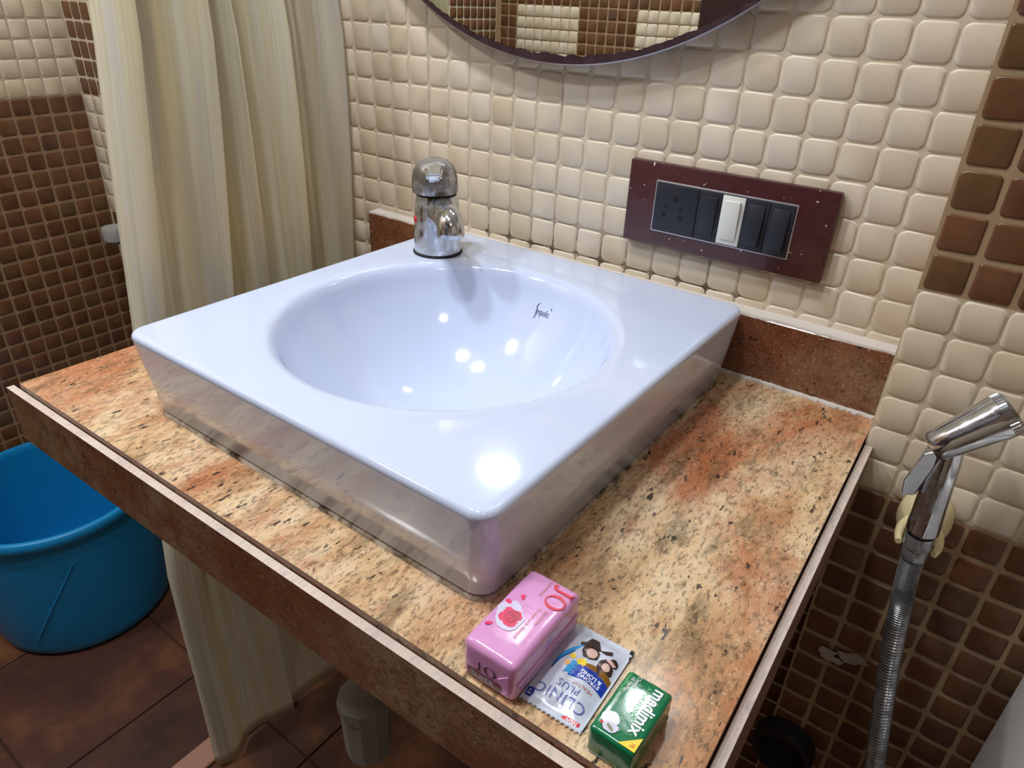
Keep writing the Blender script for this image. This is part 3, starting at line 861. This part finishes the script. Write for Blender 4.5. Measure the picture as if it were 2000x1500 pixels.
# ------------------------------------------------------------------ bucket
bu = empty('bucket', (-0.525, -0.343, 0.0))
tag(bu, 'bright blue plastic bucket standing on the floor beside the shower wall', 'bucket')
prof = [(0.0, 0.012), (0.140, 0.012), (0.150, 0.016), (0.1560, 0.026), (0.1620, 0.10), (0.1690, 0.20), (0.1720, 0.283), (0.1720, 0.296), (0.1745, 0.300), (0.1800, 0.300), (0.1835, 0.297), (0.1838, 0.280), (0.1810, 0.277), (0.1765, 0.277),
        (0.1740, 0.20), (0.1670, 0.10), (0.1625, 0.026), (0.1590, 0.010), (0.1520, 0.002), (0.146, 0.0), (0.0, 0.0)]
lathe('shell', prof, 'blue', bu, (0, 0, 0), None, 72, 50)
for s in (-1, 1):
    lathe('handle_lug', [(0.0, 0.010), (0.012, 0.010), (0.014, 0.004), (0.014, -0.006)], 'blue', bu, (s * 0.05, s * 0.172, 0.268), (s * 0.28, s * 0.96, 0), 20)
hp = [(0.05 * math.cos(t) + 0.0, 0, 0) for t in (0, 1)]
arcp = []
for a in range(33):   # wire bail resting down along the far side of the rim
    t = PI * a / 32
    d = Vector((0.28, 0.96, 0)); e = Vector((-0.96, 0.28, 0))
    arcp.append(d * (0.190 * math.cos(t)) + e * (0.190 * math.sin(t)) + Vector((0, 0, 0.268 - 0.012 * math.sin(t))))
tube('bail', arcp, 0.003, 'grey_plastic', bu, 10)
# moulded pouring crease on the side
for ang in (-0.62,):
    cp = []
    for i in range(9):
        z = 0.05 + 0.18 * i / 8; r = 0.1625 + (0.1740 - 0.1625) * (z - 0.026) / 0.174
        th = ang + 0.62 * (i / 8 - 0.5)
        cp.append((r * math.cos(th), r * math.sin(th), z))
    tube('moulded_rib', cp, 0.0016, 'blue', bu, 8)

# ------------------------------------------------------------------ hand spray, hook and hose
hs = empty('bidet_spray', (0, 0, 0))
tag(hs, 'chrome hand spray with trigger and coiled metal hose hanging on the wall', 'hand spray')
A = Vector((0.8285, -0.121, H0 - 0.2010)); Bv = Vector((0.8330, -0.117, H0 - 0.2900))
h0 = Vector((0.8165, -0.127, H0 - 0.2015)); h1 = Vector((0.8530, -0.109, H0 - 0.1660))
ax = (h1 - h0).normalized(); ln = (h1 - h0).length
hd2 = lathe('spray_head', [(0.0, -0.001), (0.010, 0.0), (0.0128, 0.003), (0.0140, ln * 0.3), (0.0162, ln * 0.7), (0.0178, ln - 0.004), (0.0178, ln), (0.0, ln)], 'chrome', hs, h0, ax, 36, 40)
lathe('ribbed_ring', [(0.0166, ln - 0.001), (0.0172, ln), (0.0172, ln + 0.006), (0.0150, ln + 0.0085), (0.0, ln + 0.0085)], 'chrome_body', hd2, h0, ax, 160, 15, lambda th, h: 1.0 + (0.03 if int(th / (2 * PI) * 160 + 0.5) % 4 < 2 else -0.025))
lathe('grip', [(0.0, 0.0), (0.0100, 0.001), (0.0112, 0.010), (0.0118, 0.040), (0.0122, 0.075), (0.0128, 0.083), (0.0128, 0.089), (0.0108, 0.090), (0.0, 0.090)], 'chrome', hs, A + Vector((0, 0, 0.006)), (Bv - A), 32, 35)
gr = lathe('collar', [(0.0104, 0.088), (0.0112, 0.090), (0.0114, 0.100), (0.0100, 0.101), (0.0104, 0.102), (0.0104, 0.113), (0.0092, 0.114), (0.0, 0.114)], 'chrome_hose', hs, A, (Bv - A), 32, 35)
# trigger paddle on the side of the grip
tb = bmesh.new()
tz = H0
q = [(0.8235, -0.135, tz - 0.1965), (0.8255, -0.110, tz - 0.1965), (0.8130, -0.137, tz - 0.2035), (0.8150, -0.110, tz - 0.2035),
     (0.8065, -0.137, tz - 0.2330), (0.8085, -0.111, tz - 0.2330), (0.8085, -0.135, tz - 0.2475), (0.8105, -0.112, tz - 0.2475), (0.8180, -0.131, tz - 0.2470), (0.8195, -0.116, tz - 0.2470), (0.8235, -0.130, tz - 0.2150), (0.8245, -0.116, tz - 0.2150)]
vs = [tb.verts.new(p) for p in q]
for i in (0, 2, 4, 6, 8): tb.faces.new((vs[i], vs[i + 1], vs[i + 3], vs[i + 2]))
tb.faces.new((vs[10], vs[11], vs[1], vs[0]))
tb.faces.new([vs[i] for i in (0, 2, 4, 6, 8, 10)]); tb.faces.new([vs[i] for i in (11, 9, 7, 5, 3, 1)])
bmesh.ops.bevel(tb, geom=list(tb.edges), offset=0.0012, segments=2, affect='EDGES')
bm_obj('trigger', tb, 'chrome', hs, True, 50)
hdir = (Bv - A).normalized(); hb = A + hdir * 0.112
hpath = spline([hb, (0.8368, -0.1163, H0 - 0.345), (0.8405, -0.117, H0 - 0.372), (0.8500, -0.117, H0 - 0.440), (0.8640, -0.118, H0 - 0.520), (0.8800, -0.116, H0 - 0.610), (0.900, -0.108, H0 - 0.720), (0.905, -0.092, H0 - 0.80)], 84)
rads = [0.0084 + 0.0011 * (1, 0.4, -1, 0.4)[i % 4] for i in range(len(hpath))]
tube('hose', hpath, rads, 'chrome_hose', hs, 18, True, 80)
vz = H0 - 0.805
va = lathe('valve', [(0.0, 0.0), (0.022, 0.0), (0.022, 0.004), (0.012, 0.006), (0.012, 0.040), (0.0, 0.042)], 'chrome', hs, (0.905, YS - 0.0028, vz), (0, -1, 0), 24)
hk = empty('spray_hook', (0, 0, 0))
tag(hk, 'yellowed plastic wall hook holding the chrome hand spray', 'hook')
wp = lathe('wall_plate', [(0.0, 0.020), (0.012, 0.020), (0.019, 0.015), (0.0225, 0.006), (0.0225, 0.0)], 'cream_plastic', hk, (0, 0, 0), (0, -1, 0), 36, 60)
wp.location = (0.8325, YS - 0.0020, H0 - 0.303); wp.scale = (1.0, 1.0, 1.35)
for s in (-1, 1):
    tube('prong', spline([(0.8325 + s * 0.008, YS - 0.016, H0 - 0.300), (0.8330 + s * 0.0150, -0.094, H0 - 0.302), (0.8335 + s * 0.0158, -0.108, H0 - 0.303), (0.8335 + s * 0.0140, -0.119, H0 - 0.303)], 8), lambda t: 0.0046 - 0.0018 * t, 'cream_plastic', hk, 14)

# ------------------------------------------------------------------ toilet cistern and pan beside the spray
to = empty('toilet', (1.150, YS - 0.003, 0.0))
tag(to, 'white ceramic toilet with a smooth boxy cistern beside the hand spray', 'toilet')
box('cistern', (-0.202, -0.190, 0.42), (0.202, -0.001, 0.770), 'ceramic2', to, 0.022, 5, None, 60)
box('cistern_lid', (-0.192, -0.186, 0.7685), (0.192, -0.003, 0.795), 'ceramic2', to, 0.011, 4, None, 60)
lathe('flush_button', [(0.02, 0.0), (0.02, 0.005), (0.017, 0.007), (0.0, 0.007)], 'chrome', to, (0, -0.095, 0.794), None, 28)
def pan_ring(z, a, b, c): return [(a * math.cos(t), c + b * math.sin(t) * (1.0 if math.sin(t) > 0 else 1.15), z) for t in [2 * PI * i / 48 for i in range(48)]]
pr = [pan_ring(0.0, 0.115, 0.17, -0.30), pan_ring(0.06, 0.105, 0.16, -0.30), pan_ring(0.20, 0.110, 0.17, -0.31), pan_ring(0.32, 0.155, 0.20, -0.33), pan_ring(0.385, 0.178, 0.22, -0.34), pan_ring(0.40, 0.176, 0.218, -0.34), pan_ring(0.40, 0.13, 0.165, -0.35), pan_ring(0.34, 0.12, 0.15, -0.35), pan_ring(0.24, 0.06, 0.08, -0.32), pan_ring(0.23, 0.01, 0.01, -0.32)]
V = [p for r in pr for p in r]; F = [(a * 48 + i, a * 48 + (i + 1) % 48, (a + 1) * 48 + (i + 1) % 48, (a + 1) * 48 + i) for a in range(len(pr) - 1) for i in range(48)]
mesh_obj('pan', V, F + [tuple(range(47, -1, -1))], 'ceramic2', to, True, 60)
box('neck', (-0.09, -0.17, 0.18), (0.09, -0.004, 0.425), 'ceramic2', to, 0.02, 3)
pr = [pan_ring(0.401, 0.180, 0.222, -0.342), pan_ring(0.416, 0.182, 0.224, -0.342), pan_ring(0.420, 0.176, 0.218, -0.342), pan_ring(0.420, 0.122, 0.155, -0.355), pan_ring(0.401, 0.120, 0.153, -0.355)]
V = [p for r in pr for p in r]; F = [(a * 48 + i, a * 48 + (i + 1) % 48, (a + 1) * 48 + (i + 1) % 48, (a + 1) * 48 + i) for a in range(len(pr) - 1) for i in range(48)]
mesh_obj('seat', V, F, 'white_plastic', to, True, 60)

# ------------------------------------------------------------------ waste trap under the basin, pipe mouth, shower tap
wt = empty('waste_trap', (0, 0, 0))
tag(wt, 'grey plastic bottle trap hanging in the shade under the counter', 'waste trap')
lathe('tail_nut', [(0.0, 0.0), (0.030, 0.0), (0.030, 0.018), (0.022, 0.020), (0.022, 0.030)], 'grey_plastic', wt, (BX, BY, TOP - 0.075), None, 24)
tube('pipe', spline([(BX, BY, TOP - 0.074), (BX, BY, TOP - 0.16), (0.385, -0.29, 0.52), (0.357, -0.338, 0.44), (0.354, -0.345, 0.39)], 10), 0.018, 'grey_plastic', wt, 20)
lathe('cup', [(0.0, 0.0), (0.020, 0.0), (0.0285, 0.012), (0.0300, 0.030), (0.0310, 0.095), (0.0335, 0.096), (0.0335, 0.112), (0.022, 0.114), (0.0, 0.114)], 'grey_plastic', wt, (0.354, -0.345, 0.285), None, 10, 20)
tube('outlet', spline([(0.354, -0.345, 0.375), (0.37, -0.22, 0.375), (0.38, -0.08, 0.37), (0.38, -0.001, 0.37)], 8), 0.016, 'grey_plastic', wt, 16)
pm = lathe('pipe_mouth', [(0.0, 0.003), (0.026, 0.003), (0.028, 0.024), (0.033, 0.024), (0.035, 0.018), (0.035, 0.0)], 'black_gap', None, (0.788, YS - 0.0022, H0 - 0.676), (0, -1, 0), 32)
tag(pm, 'black round pipe mouth low on the brown tiles beside the counter', 'pipe')
ch = []
rg = random.Random(11)
for k, (cx, cz, rx, rz) in enumerate(((0.8200, H0 - 0.505, 0.016, 0.008), (0.8010, H0 - 0.515, 0.012, 0.010))):
    poly_print('plaster_patch', ell(cx, cz, rx, rz, 18, 0.3, 0.3, k + 3), ((0, YS - 0.0032, 0), (1, 0, 0), (0, 0, 1), (0, -1, 0)), 'sealant', wr)
stp = empty('shower_tap', (-0.660, 0, H0 - 0.355))
tag(stp, 'grey capped tap on the shower wall half hidden by curtain', 'tap')
lathe('flange', [(0.0, 0.012), (0.013, 0.012), (0.020, 0.004), (0.020, 0.0)], 'chrome', stp, (0, -0.0025, 0), (0, -1, 0), 24)
tube('stem', [(0, -0.012, 0), (0, -0.045, 0)], 0.010, 'chrome', stp, 18)
lathe('knob', [(0.0, -0.015), (0.018, -0.015), (0.0225, -0.009), (0.0235, 0.012), (0.0215, 0.017), (0.0, 0.018)], 'grey_plastic', stp, (0, -0.052, 0), None, 28)

# ------------------------------------------------------------------ pink soap
def soft_box(name, lo, hi, mat, parent, bev, puff, seed):
    b = box_bm(lo, hi, bev, 4)
    bmesh.ops.subdivide_edges(b, edges=[e for e in b.edges if e.calc_length() > bev * 3], cuts=5, use_grid_fill=True)
    rg = random.Random(seed); lo = Vector(lo); hi = Vector(hi)
    for v in b.verts:
        f = [(v.co[i] - lo[i]) / (hi[i] - lo[i]) * 2 - 1 for i in range(3)]
        if f[2] > -0.9:
            v.co.z += puff * max(0, (1 - f[0] ** 2)) * max(0, (1 - f[1] ** 2)) * (1 if f[2] > 0.5 else 0)
            v.co.x += (rg.random() - 0.5) * 0.0004; v.co.y += (rg.random() - 0.5) * 0.0004
    return bm_obj(name, b, mat, parent, True, 50)
pk = empty('soap_bar', (0.6525, -0.4585, TOP))
pk.rotation_euler = (0, 0, math.radians(0.6))
tag(pk, 'pink wrapped soap bar with red JO lettering and a rose', 'soap')
PW, PD, PH = 0.0186, 0.0355, 0.0300
soft_box('wrapper', (-PW, -PD, 0.0003), (PW, PD, PH), 'pink', pk, 0.0042, 0.0004, 3)
top = lambda x, y, dz=0.00075: ((x, y, PH + dz), (0, -1, 0), (1, 0, 0), (0, 0, 1))   # text runs towards the counter edge
# JO in a serif face
fr = top(0.0098, 0.0235)
JO = []
jl = [(-0.0062, -0.0052), (-0.0070, -0.0062), (-0.0060, -0.0070), (-0.0046, -0.0064), (-0.0040, -0.0046), (-0.0040, 0.0060)]
jr = [(-0.0060, -0.0048), (-0.0064, -0.0056), (-0.0058, -0.0060), (-0.0050, -0.0058), (-0.0046, -0.0044), (-0.0058, 0.0060)]
jl = [(-0.0076, -0.0050), (-0.0081, -0.0067), (-0.0062, -0.0079), (-0.0040, -0.0067), (-0.0030, -0.0040), (-0.0030, 0.0066)]
jr = [(-0.0062, -0.0050), (-0.0064, -0.0060), (-0.0058, -0.0065), (-0.0053, -0.0058), (-0.0050, -0.0040), (-0.0050, 0.0066)]
strip_print('lettering', jl, jr, fr, 'ink_red', pk)
poly_print('lettering', [(-0.0070, 0.0060), (-0.0014, 0.0060), (-0.0014, 0.0068), (-0.0070, 0.0068)], fr, 'ink_red', pk)
o1, o2 = [], []
for i in range(33):
    t = 2 * PI * i / 32
    o1.append((0.0054 + 0.0060 * math.cos(t), 0.0066 * math.sin(t))); o2.append((0.0054 + 0.0039 * math.cos(t), 0.0059 * math.sin(t)))
strip_print('lettering', o1, o2, fr, 'ink_red', pk)
for k, (s, x, y, sz) in enumerate((('Luxurious', -0.0005, 0.0240, 0.0034), ('Glycerine', 0.0100, 0.0028, 0.0034), ('Cream with Almond', 0.0055, -0.0050, 0.0032))):
    text_mesh('small_print', s, sz, top(x, y), 'ink_gold', pk)
poly_print('rose_splash', ell(-0.0002, 0.0000, 0.0118, 0.0088, 14, 0.6, 0.10, 9), top(-0.0062, -0.0068, 0.0007), 'ink_splash', pk)
for k, (a, b, r) in enumerate(((0, 0, 0.0062), (-0.0028, 0.0022, 0.0040), (0.0030, 0.0020, 0.0040), (0.0014, -0.0034, 0.0042), (-0.0026, -0.0026, 0.0040))):
    poly_print('rose', ell(a, b, r, r * 0.85, 18, k, 0.14, 20 + k), top(-0.0048, -0.0075, 0.00080 + 0.00003 * k), 'ink_rose', pk)
for k, (r, t0, t1) in enumerate(((0.0014, 0.0, 5.2), (0.0028, 1.0, 4.4), (0.0028, 4.8, 7.0), (0.0042, 0.2, 2.4), (0.0042, 2.9, 5.4), (0.0054, 1.6, 3.6))):
    a_, b_ = [], []
    for i in range(11):
        t = t0 + (t1 - t0) * i / 10; w_ = 0.0005 * math.sin(PI * i / 10) + 0.00008
        a_.append(((r + w_) * math.cos(t), (r + w_) * 0.85 * math.sin(t))); b_.append(((r - w_) * math.cos(t), (r - w_) * 0.85 * math.sin(t)))
    strip_print('rose_petal_line', a_, b_, top(-0.0048, -0.0075, 0.00100), 'ink_crimson', pk)
for k, (x, y) in enumerate(((-0.0080, 0.0100), (-0.0128, 0.0020), (-0.0125, -0.0185))):
    poly_print('petal', ell(0, 0, 0.0022, 0.0015, 12, 0.5 + k, 0.2, 40 + k), top(x, y), 'ink_rose', pk)
ff = lambda x, z, d=0.0006: ((x, -PD - d, z), (1, 0, 0), (0, 0, 1), (0, -1, 0))
fz = ff(-0.003, 0.0155)
strip_print('lettering', [(a * 0.62, b * 0.52) for a, b in jl], [(a * 0.62, b * 0.52) for a, b in jr], fz, 'ink_dark', pk)
strip_print('lettering', [(a * 0.72 + 0.001, b * 0.55) for a, b in o1], [(a * 0.72 + 0.001, b * 0.55) for a, b in o2], fz, 'ink_dark', pk)
poly_print('print_band', [(-PW + 0.0042, -0.0032), (PW - 0.0090, -0.0032), (PW - 0.0090, 0.0030), (-PW + 0.0042, 0.0030)], ff(0, 0.0074, 0.0004), 'dark_red', pk)
text_mesh('lettering', 'SUPER', 0.0058, ff(-0.003, 0.0073, 0.0006), 'ink_splash', pk)
# folded wrapper flaps on the end and along the side
def flap(name, pts, mat, parent):
    b = bmesh.new(); vs = [b.verts.new(p) for p in pts]; b.faces.new(vs)
    e = bmesh.ops.extrude_face_region(b, geom=b.faces[:]); 
    for v in [g for g in e['geom'] if isinstance(g, bmesh.types.BMVert)]: v.co += Vector((0.0003, -0.0008, 0.0))
    return bm_obj(name, b, mat, parent, False)
flap('end_fold', [(PW - 0.0115, -PD + 0.0001, 0.0145), (PW - 0.0042, -PD + 0.0001, 0.0215), (PW - 0.0042, -PD + 0.0001, 0.0100)], 'pink', pk)
flap('end_fold', [(PW - 0.0085, -PD + 0.0001, 0.0048), (PW - 0.0044, -PD + 0.0001, 0.0095), (PW - 0.0044, -PD + 0.0001, 0.0046)], 'pink', pk)
box('side_seam', (PW - 0.0004, -PD + 0.003, 0.0125), (PW + 0.0009, PD - 0.003, 0.0150), 'pink', pk, 0.0005, 2)
box('end_crimp', (-PW + 0.003, PD - 0.0004, 0.022), (PW - 0.003, PD + 0.0018, 0.0245), 'pink', pk, 0.0006, 2)

# ------------------------------------------------------------------ shampoo sachet
sa = empty('shampoo_sachet', (0.6900, -0.4537, TOP + 0.0005))
sa.rotation_euler = (0, 0, math.radians(1.6))
tag(sa, 'silver foil shampoo sachet with CLINIC PLUS print lying between two soaps', 'sachet')
SW, SD = 0.0198, 0.0332
def foil_z(x, y):
    a = max(0, 1 - (abs(x) / (SW - 0.0015)) ** 3); b = max(0, 1 - (abs(y) / (SD - 0.004)) ** 4)
    return 0.0012 + 0.0042 * a * b + 0.0005 * math.sin(x * 420 + y * 160) * a * b + 0.0004 * math.sin(y * 520 - x * 90) * a * b
nx, ny = 26, 44; V = []
for j in range(ny + 1):
    for i in range(nx + 1):
        x = -SW + 2 * SW * i / nx; y = -SD + 2 * SD * j / ny
        if j == 0: y += (0.0006 if i % 2 else -0.0004)
        if j == ny: y -= (0.0005 if i % 2 else -0.0003)
        V.append((x, y, foil_z(x, y)))
F = [(j * (nx + 1) + i, j * (nx + 1) + i + 1, (j + 1) * (nx + 1) + i + 1, (j + 1) * (nx + 1) + i) for j in range(ny) for i in range(nx)]
kk = len(V); V += [(x, y, 0.0) for x, y, z in V]
F += [tuple(kk + q for q in reversed(f)) for f in F]
bnd = [i for i in range(nx + 1)] + [(j + 1) * (nx + 1) + nx for j in range(ny)] + [ny * (nx + 1) + nx - 1 - i for i in range(nx)] + [(ny - 1 - j) * (nx + 1) for j in range(ny - 1)]
F += [(bnd[i], kk + bnd[i], kk + bnd[(i + 1) % len(bnd)], bnd[(i + 1) % len(bnd)]) for i in range(len(bnd))]
mesh_obj('pouch', V, F, 'foil', sa, True, 60)
PZ = [0]
def drape(o, lift):
    bm = bmesh.new(); bm.from_mesh(o.data)
    for _ in range(3):
        es = [e for e in bm.edges if e.calc_length() > 0.0022]
        if not es: break
        bmesh.ops.subdivide_edges(bm, edges=es, cuts=1); bmesh.ops.triangulate(bm, faces=bm.faces[:])
    for v in bm.verts: v.co.z = foil_z(v.co.x, v.co.y) + lift
    bm.normal_update(); bm.to_mesh(o.data); bm.free(); return o
# print frame: upside down as seen from the counter front; a runs -x, b runs -y
sf = ((0, 0, 0), (-1, 0, 0), (0, -1, 0), (0, 0, 1))
def sp_(name, pts, mat, lift=0.00020): return drape(poly_print(name, pts, sf, mat, sa), lift)
def st_(s, size, a, b, mat, bold=0.0, rot=0.0, lift=0.00030, sx=1.0, space=1.0):
    c_, s_ = math.cos(rot), math.sin(rot)
    r_ = (-c_, -s_, 0); u_ = (s_, -c_, 0)
    return drape(text_mesh('lettering', s, size, ((-a, -b, 0), r_, u_, (0, 0, 1)), mat, sa, bold, sx, space), lift)
st_('CLINIC', 0.0092, 0.0, 0.0215, 'ink_grey', 0.0, 0.0, 0.0003, 1.0, 1.12)
st_('PLUS', 0.0062, -0.0010, 0.0138, 'ink_grey', 0.0, 0.0, 0.0003, 1.0, 1.1)
st_('HEALTHY', 0.0030, -0.0075, 0.0098, 'ink_gold', 0.0)
sp_('badge', [(-0.0172, 0.0282), (-0.0172, 0.0312), (-0.0070, 0.0312), (-0.0060, 0.0296), (-0.0085, 0.0284)], 'ink_red')
st_('NEW', 0.0030, -0.0122, 0.0297, 'ink_white', 0.00008)
sp_('emblem', [(0.0150, 0.0300), (0.0188, 0.0300), (0.0192, 0.0240), (0.0150, 0.0240), (0.0142, 0.0272)], 'ink_blue')
sp_('emblem', [(0.0155, 0.0285), (0.0182, 0.0285), (0.0180, 0.0277), (0.0157, 0.0277)], 'ink_white', 0.0003)
sp_('emblem', [(0.0160, 0.0262), (0.0178, 0.0268), (0.0172, 0.0252)], 'ink_white', 0.0003)
def arc_band(r0, r1, c0, c1, t0, t1, n=16):
    return [(c0 + r0 * math.cos(t0 + (t1 - t0) * i / n), c1 + r0 * math.sin(t0 + (t1 - t0) * i / n)) for i in range(n + 1)], [(c0 + r1 * math.cos(t0 + (t1 - t0) * i / n), c1 + r1 * math.sin(t0 + (t1 - t0) * i / n)) for i in range(n + 1)]
# blue ribbon with STRONG & LONG, bronze and yellow ribbon beside it
def band(b0, b1, mat, a0=-0.0190, a1=0.0040, bow=0.0028, lift=0.0002):
    n_ = 12; up, dn = [], []
    for i in range(n_ + 1):
        f = i / n_; a = a0 + (a1 - a0) * f; k_ = bow * (1 - (2 * f - 1) ** 2)
        up.append((a, b1 - k_ * 0.6)); dn.append((a, b0 - k_))
    sp_('ribbon', up + dn[::-1], mat, lift)
band(-0.0012, 0.0072, 'ink_blue', -0.0185, 0.0040)
band(-0.0012, 0.0072, 'ink_cyan', 0.0020, 0.0072)
band(-0.0052, -0.0010, 'ink_bronze', -0.0185, -0.0010)
band(-0.0052, -0.0010, 'ink_yellow', -0.0020, 0.0048)
st_('STRONG', 0.0036, -0.0080, 0.0036, 'ink_white', 0.00010)
st_('& LONG', 0.0036, -0.0080, 0.0004, 'ink_white', 0.00010)
# ladies with long dark hair, as flat print
def hair(pts): sp_('portrait_hair', pts, 'ink_brown', 0.00020)
hair([(0.0008, -0.0268), (0.0052, -0.0260), (0.0066, -0.0212), (0.0096, -0.0196), (0.0088, -0.0170), (0.0060, -0.0172), (0.0056, -0.0130), (0.0030, -0.0094), (-0.0010, -0.0090), (-0.0052, -0.0120), (-0.0052, -0.0160), (-0.0030, -0.0186), (-0.0044, -0.0206), (-0.0100, -0.0240), (-0.0112, -0.0208), (-0.0080, -0.0186), (-0.0040, -0.0196), (-0.0020, -0.0230)])
hair(ell(-0.0115, -0.0095, 0.0050, 0.0064, 22, 0.2, 0.06, 3))
hair(ell(-0.0142, -0.0165, 0.0026, 0.0034, 14, 0.1, 0.1, 4))
sp_('portrait_face', ell(-0.0006, -0.0142, 0.0034, 0.0036, 18, 0.3, 0.04, 1), 'ink_skin', 0.0003)
sp_('portrait_face', ell(-0.0118, -0.0108, 0.0025, 0.0029, 18, 0.3, 0.04, 2), 'ink_skin', 0.0003)
sp_('portrait_face', [(-0.0098, -0.0150), (-0.0150, -0.0138), (-0.0162, -0.0160), (-0.0118, -0.0172)], 'ink_skin', 0.0003)
n_ = 14; o_a, o_b = [], []
for i in range(n_ + 1):
    t = i / n_; a = 0.0060 + 0.0092 * math.sin(t * PI * 0.55); b = -0.0182 + 0.0240 * t
    wdt_ = 0.0014 * math.sin(PI * min(1, t + 0.02)) + 0.0003
    o_a.append((a - wdt_, b)); o_b.append((a + wdt_, b))
drape(strip_print('swoosh', o_a, o_b, sf, 'ink_cyan', sa), 0.0002)
drape(strip_print('swoosh', [(a - 0.0001, b + 0.0006) for a, b in o_a[4:]], [(a + 0.0008, b + 0.0006) for a, b in o_a[4:]], sf, 'ink_blue', sa), 0.0003)
sp_('droplet', ell(0.0082, -0.0068, 0.0019, 0.0022, 14), 'ink_yellow'); sp_('droplet', ell(0.0082, -0.0002, 0.0019, 0.0018, 14), 'ink_orange')
box('tear_corner', (SW - 0.0020, SD - 0.0026, 0.0012), (SW + 0.0003, SD + 0.0002, 0.0019), 'black_gap', sa)
box('tear_corner', (SW - 0.0005, SD - 0.0066, 0.0012), (SW + 0.0004, SD - 0.0046, 0.0019), 'black_gap', sa)
box('seal_strip', (-SW + 0.0005, -SD + 0.0004, 0.0012), (SW - 0.0005, -SD + 0.0022, 0.0016), 'foil', sa)

# ------------------------------------------------------------------ green soap
gs = empty('soap_bar', (0.7310, -0.4690, TOP))
gs.rotation_euler = (0, 0, math.radians(-0.8))
tag(gs, 'small green wrapped soap bar with white medimix lettering', 'soap')
GW, GD, GH = 0.0134, 0.0224, 0.0205
soft_box('wrapper', (-GW, -GD, 0.0003), (GW, GD, GH), 'green', gs, 0.0022, 0.0002, 5)
gt = lambda x, y, dz=0.0005: ((x, y, GH + dz), (0, -1, 0), (1, 0, 0), (0, 0, 1))
text_mesh('lettering', 'medimix', 0.0100, gt(0.0072, 0.0030), 'ink_white', gs, 0.00022, 0.93)
text_mesh('lettering', 'AYURVEDIC', 0.0036, gt(0.0012, 0.0070), 'ink_lime', gs, 0.0, 1.0, 1.15)
text_mesh('lettering', 'Classic', 0.0030, gt(-0.0060, 0.0165), 'ink_white', gs)
text_mesh('lettering', '18 Herbs', 0.0030, gt(-0.0088, 0.0130), 'ink_white', gs)
text_mesh('lettering', 'HANDMADE', 0.0026, gt(-0.0113, 0.0130), 'ink_lime', gs)
poly_print('corner_flash', [(0.0222 - 0.0104, GW - 0.0008), (0.0215, GW - 0.0008), (0.0215, GW - 0.0105)], gt(0, 0), 'ink_yellow', gs)
text_mesh('lettering', '75', 0.0030, gt(0.0098, -0.0186, 0.0007), 'ink_red', gs)
poly_print('emblem', ell(0, 0, 0.0048, 0.0046, 22, 0.3, 0.10, 2), gt(-0.0064, -0.0120), 'ink_white', gs)
poly_print('emblem', ell(0, 0, 0.0030, 0.0044, 20, 0.2, 0.12, 6), gt(-0.0040, -0.0165, 0.0006), 'ink_splash', gs)
poly_print('emblem', ell(0, 0, 0.0010, 0.0028, 14, -0.5, 0.1, 7), gt(-0.0042, -0.0168, 0.0007), 'ink_leaf', gs)
poly_print('emblem', ell(0, 0, 0.0010, 0.0008, 10, 0.2, 0.1, 8), gt(-0.0092, -0.0165, 0.0007), 'ink_red', gs)
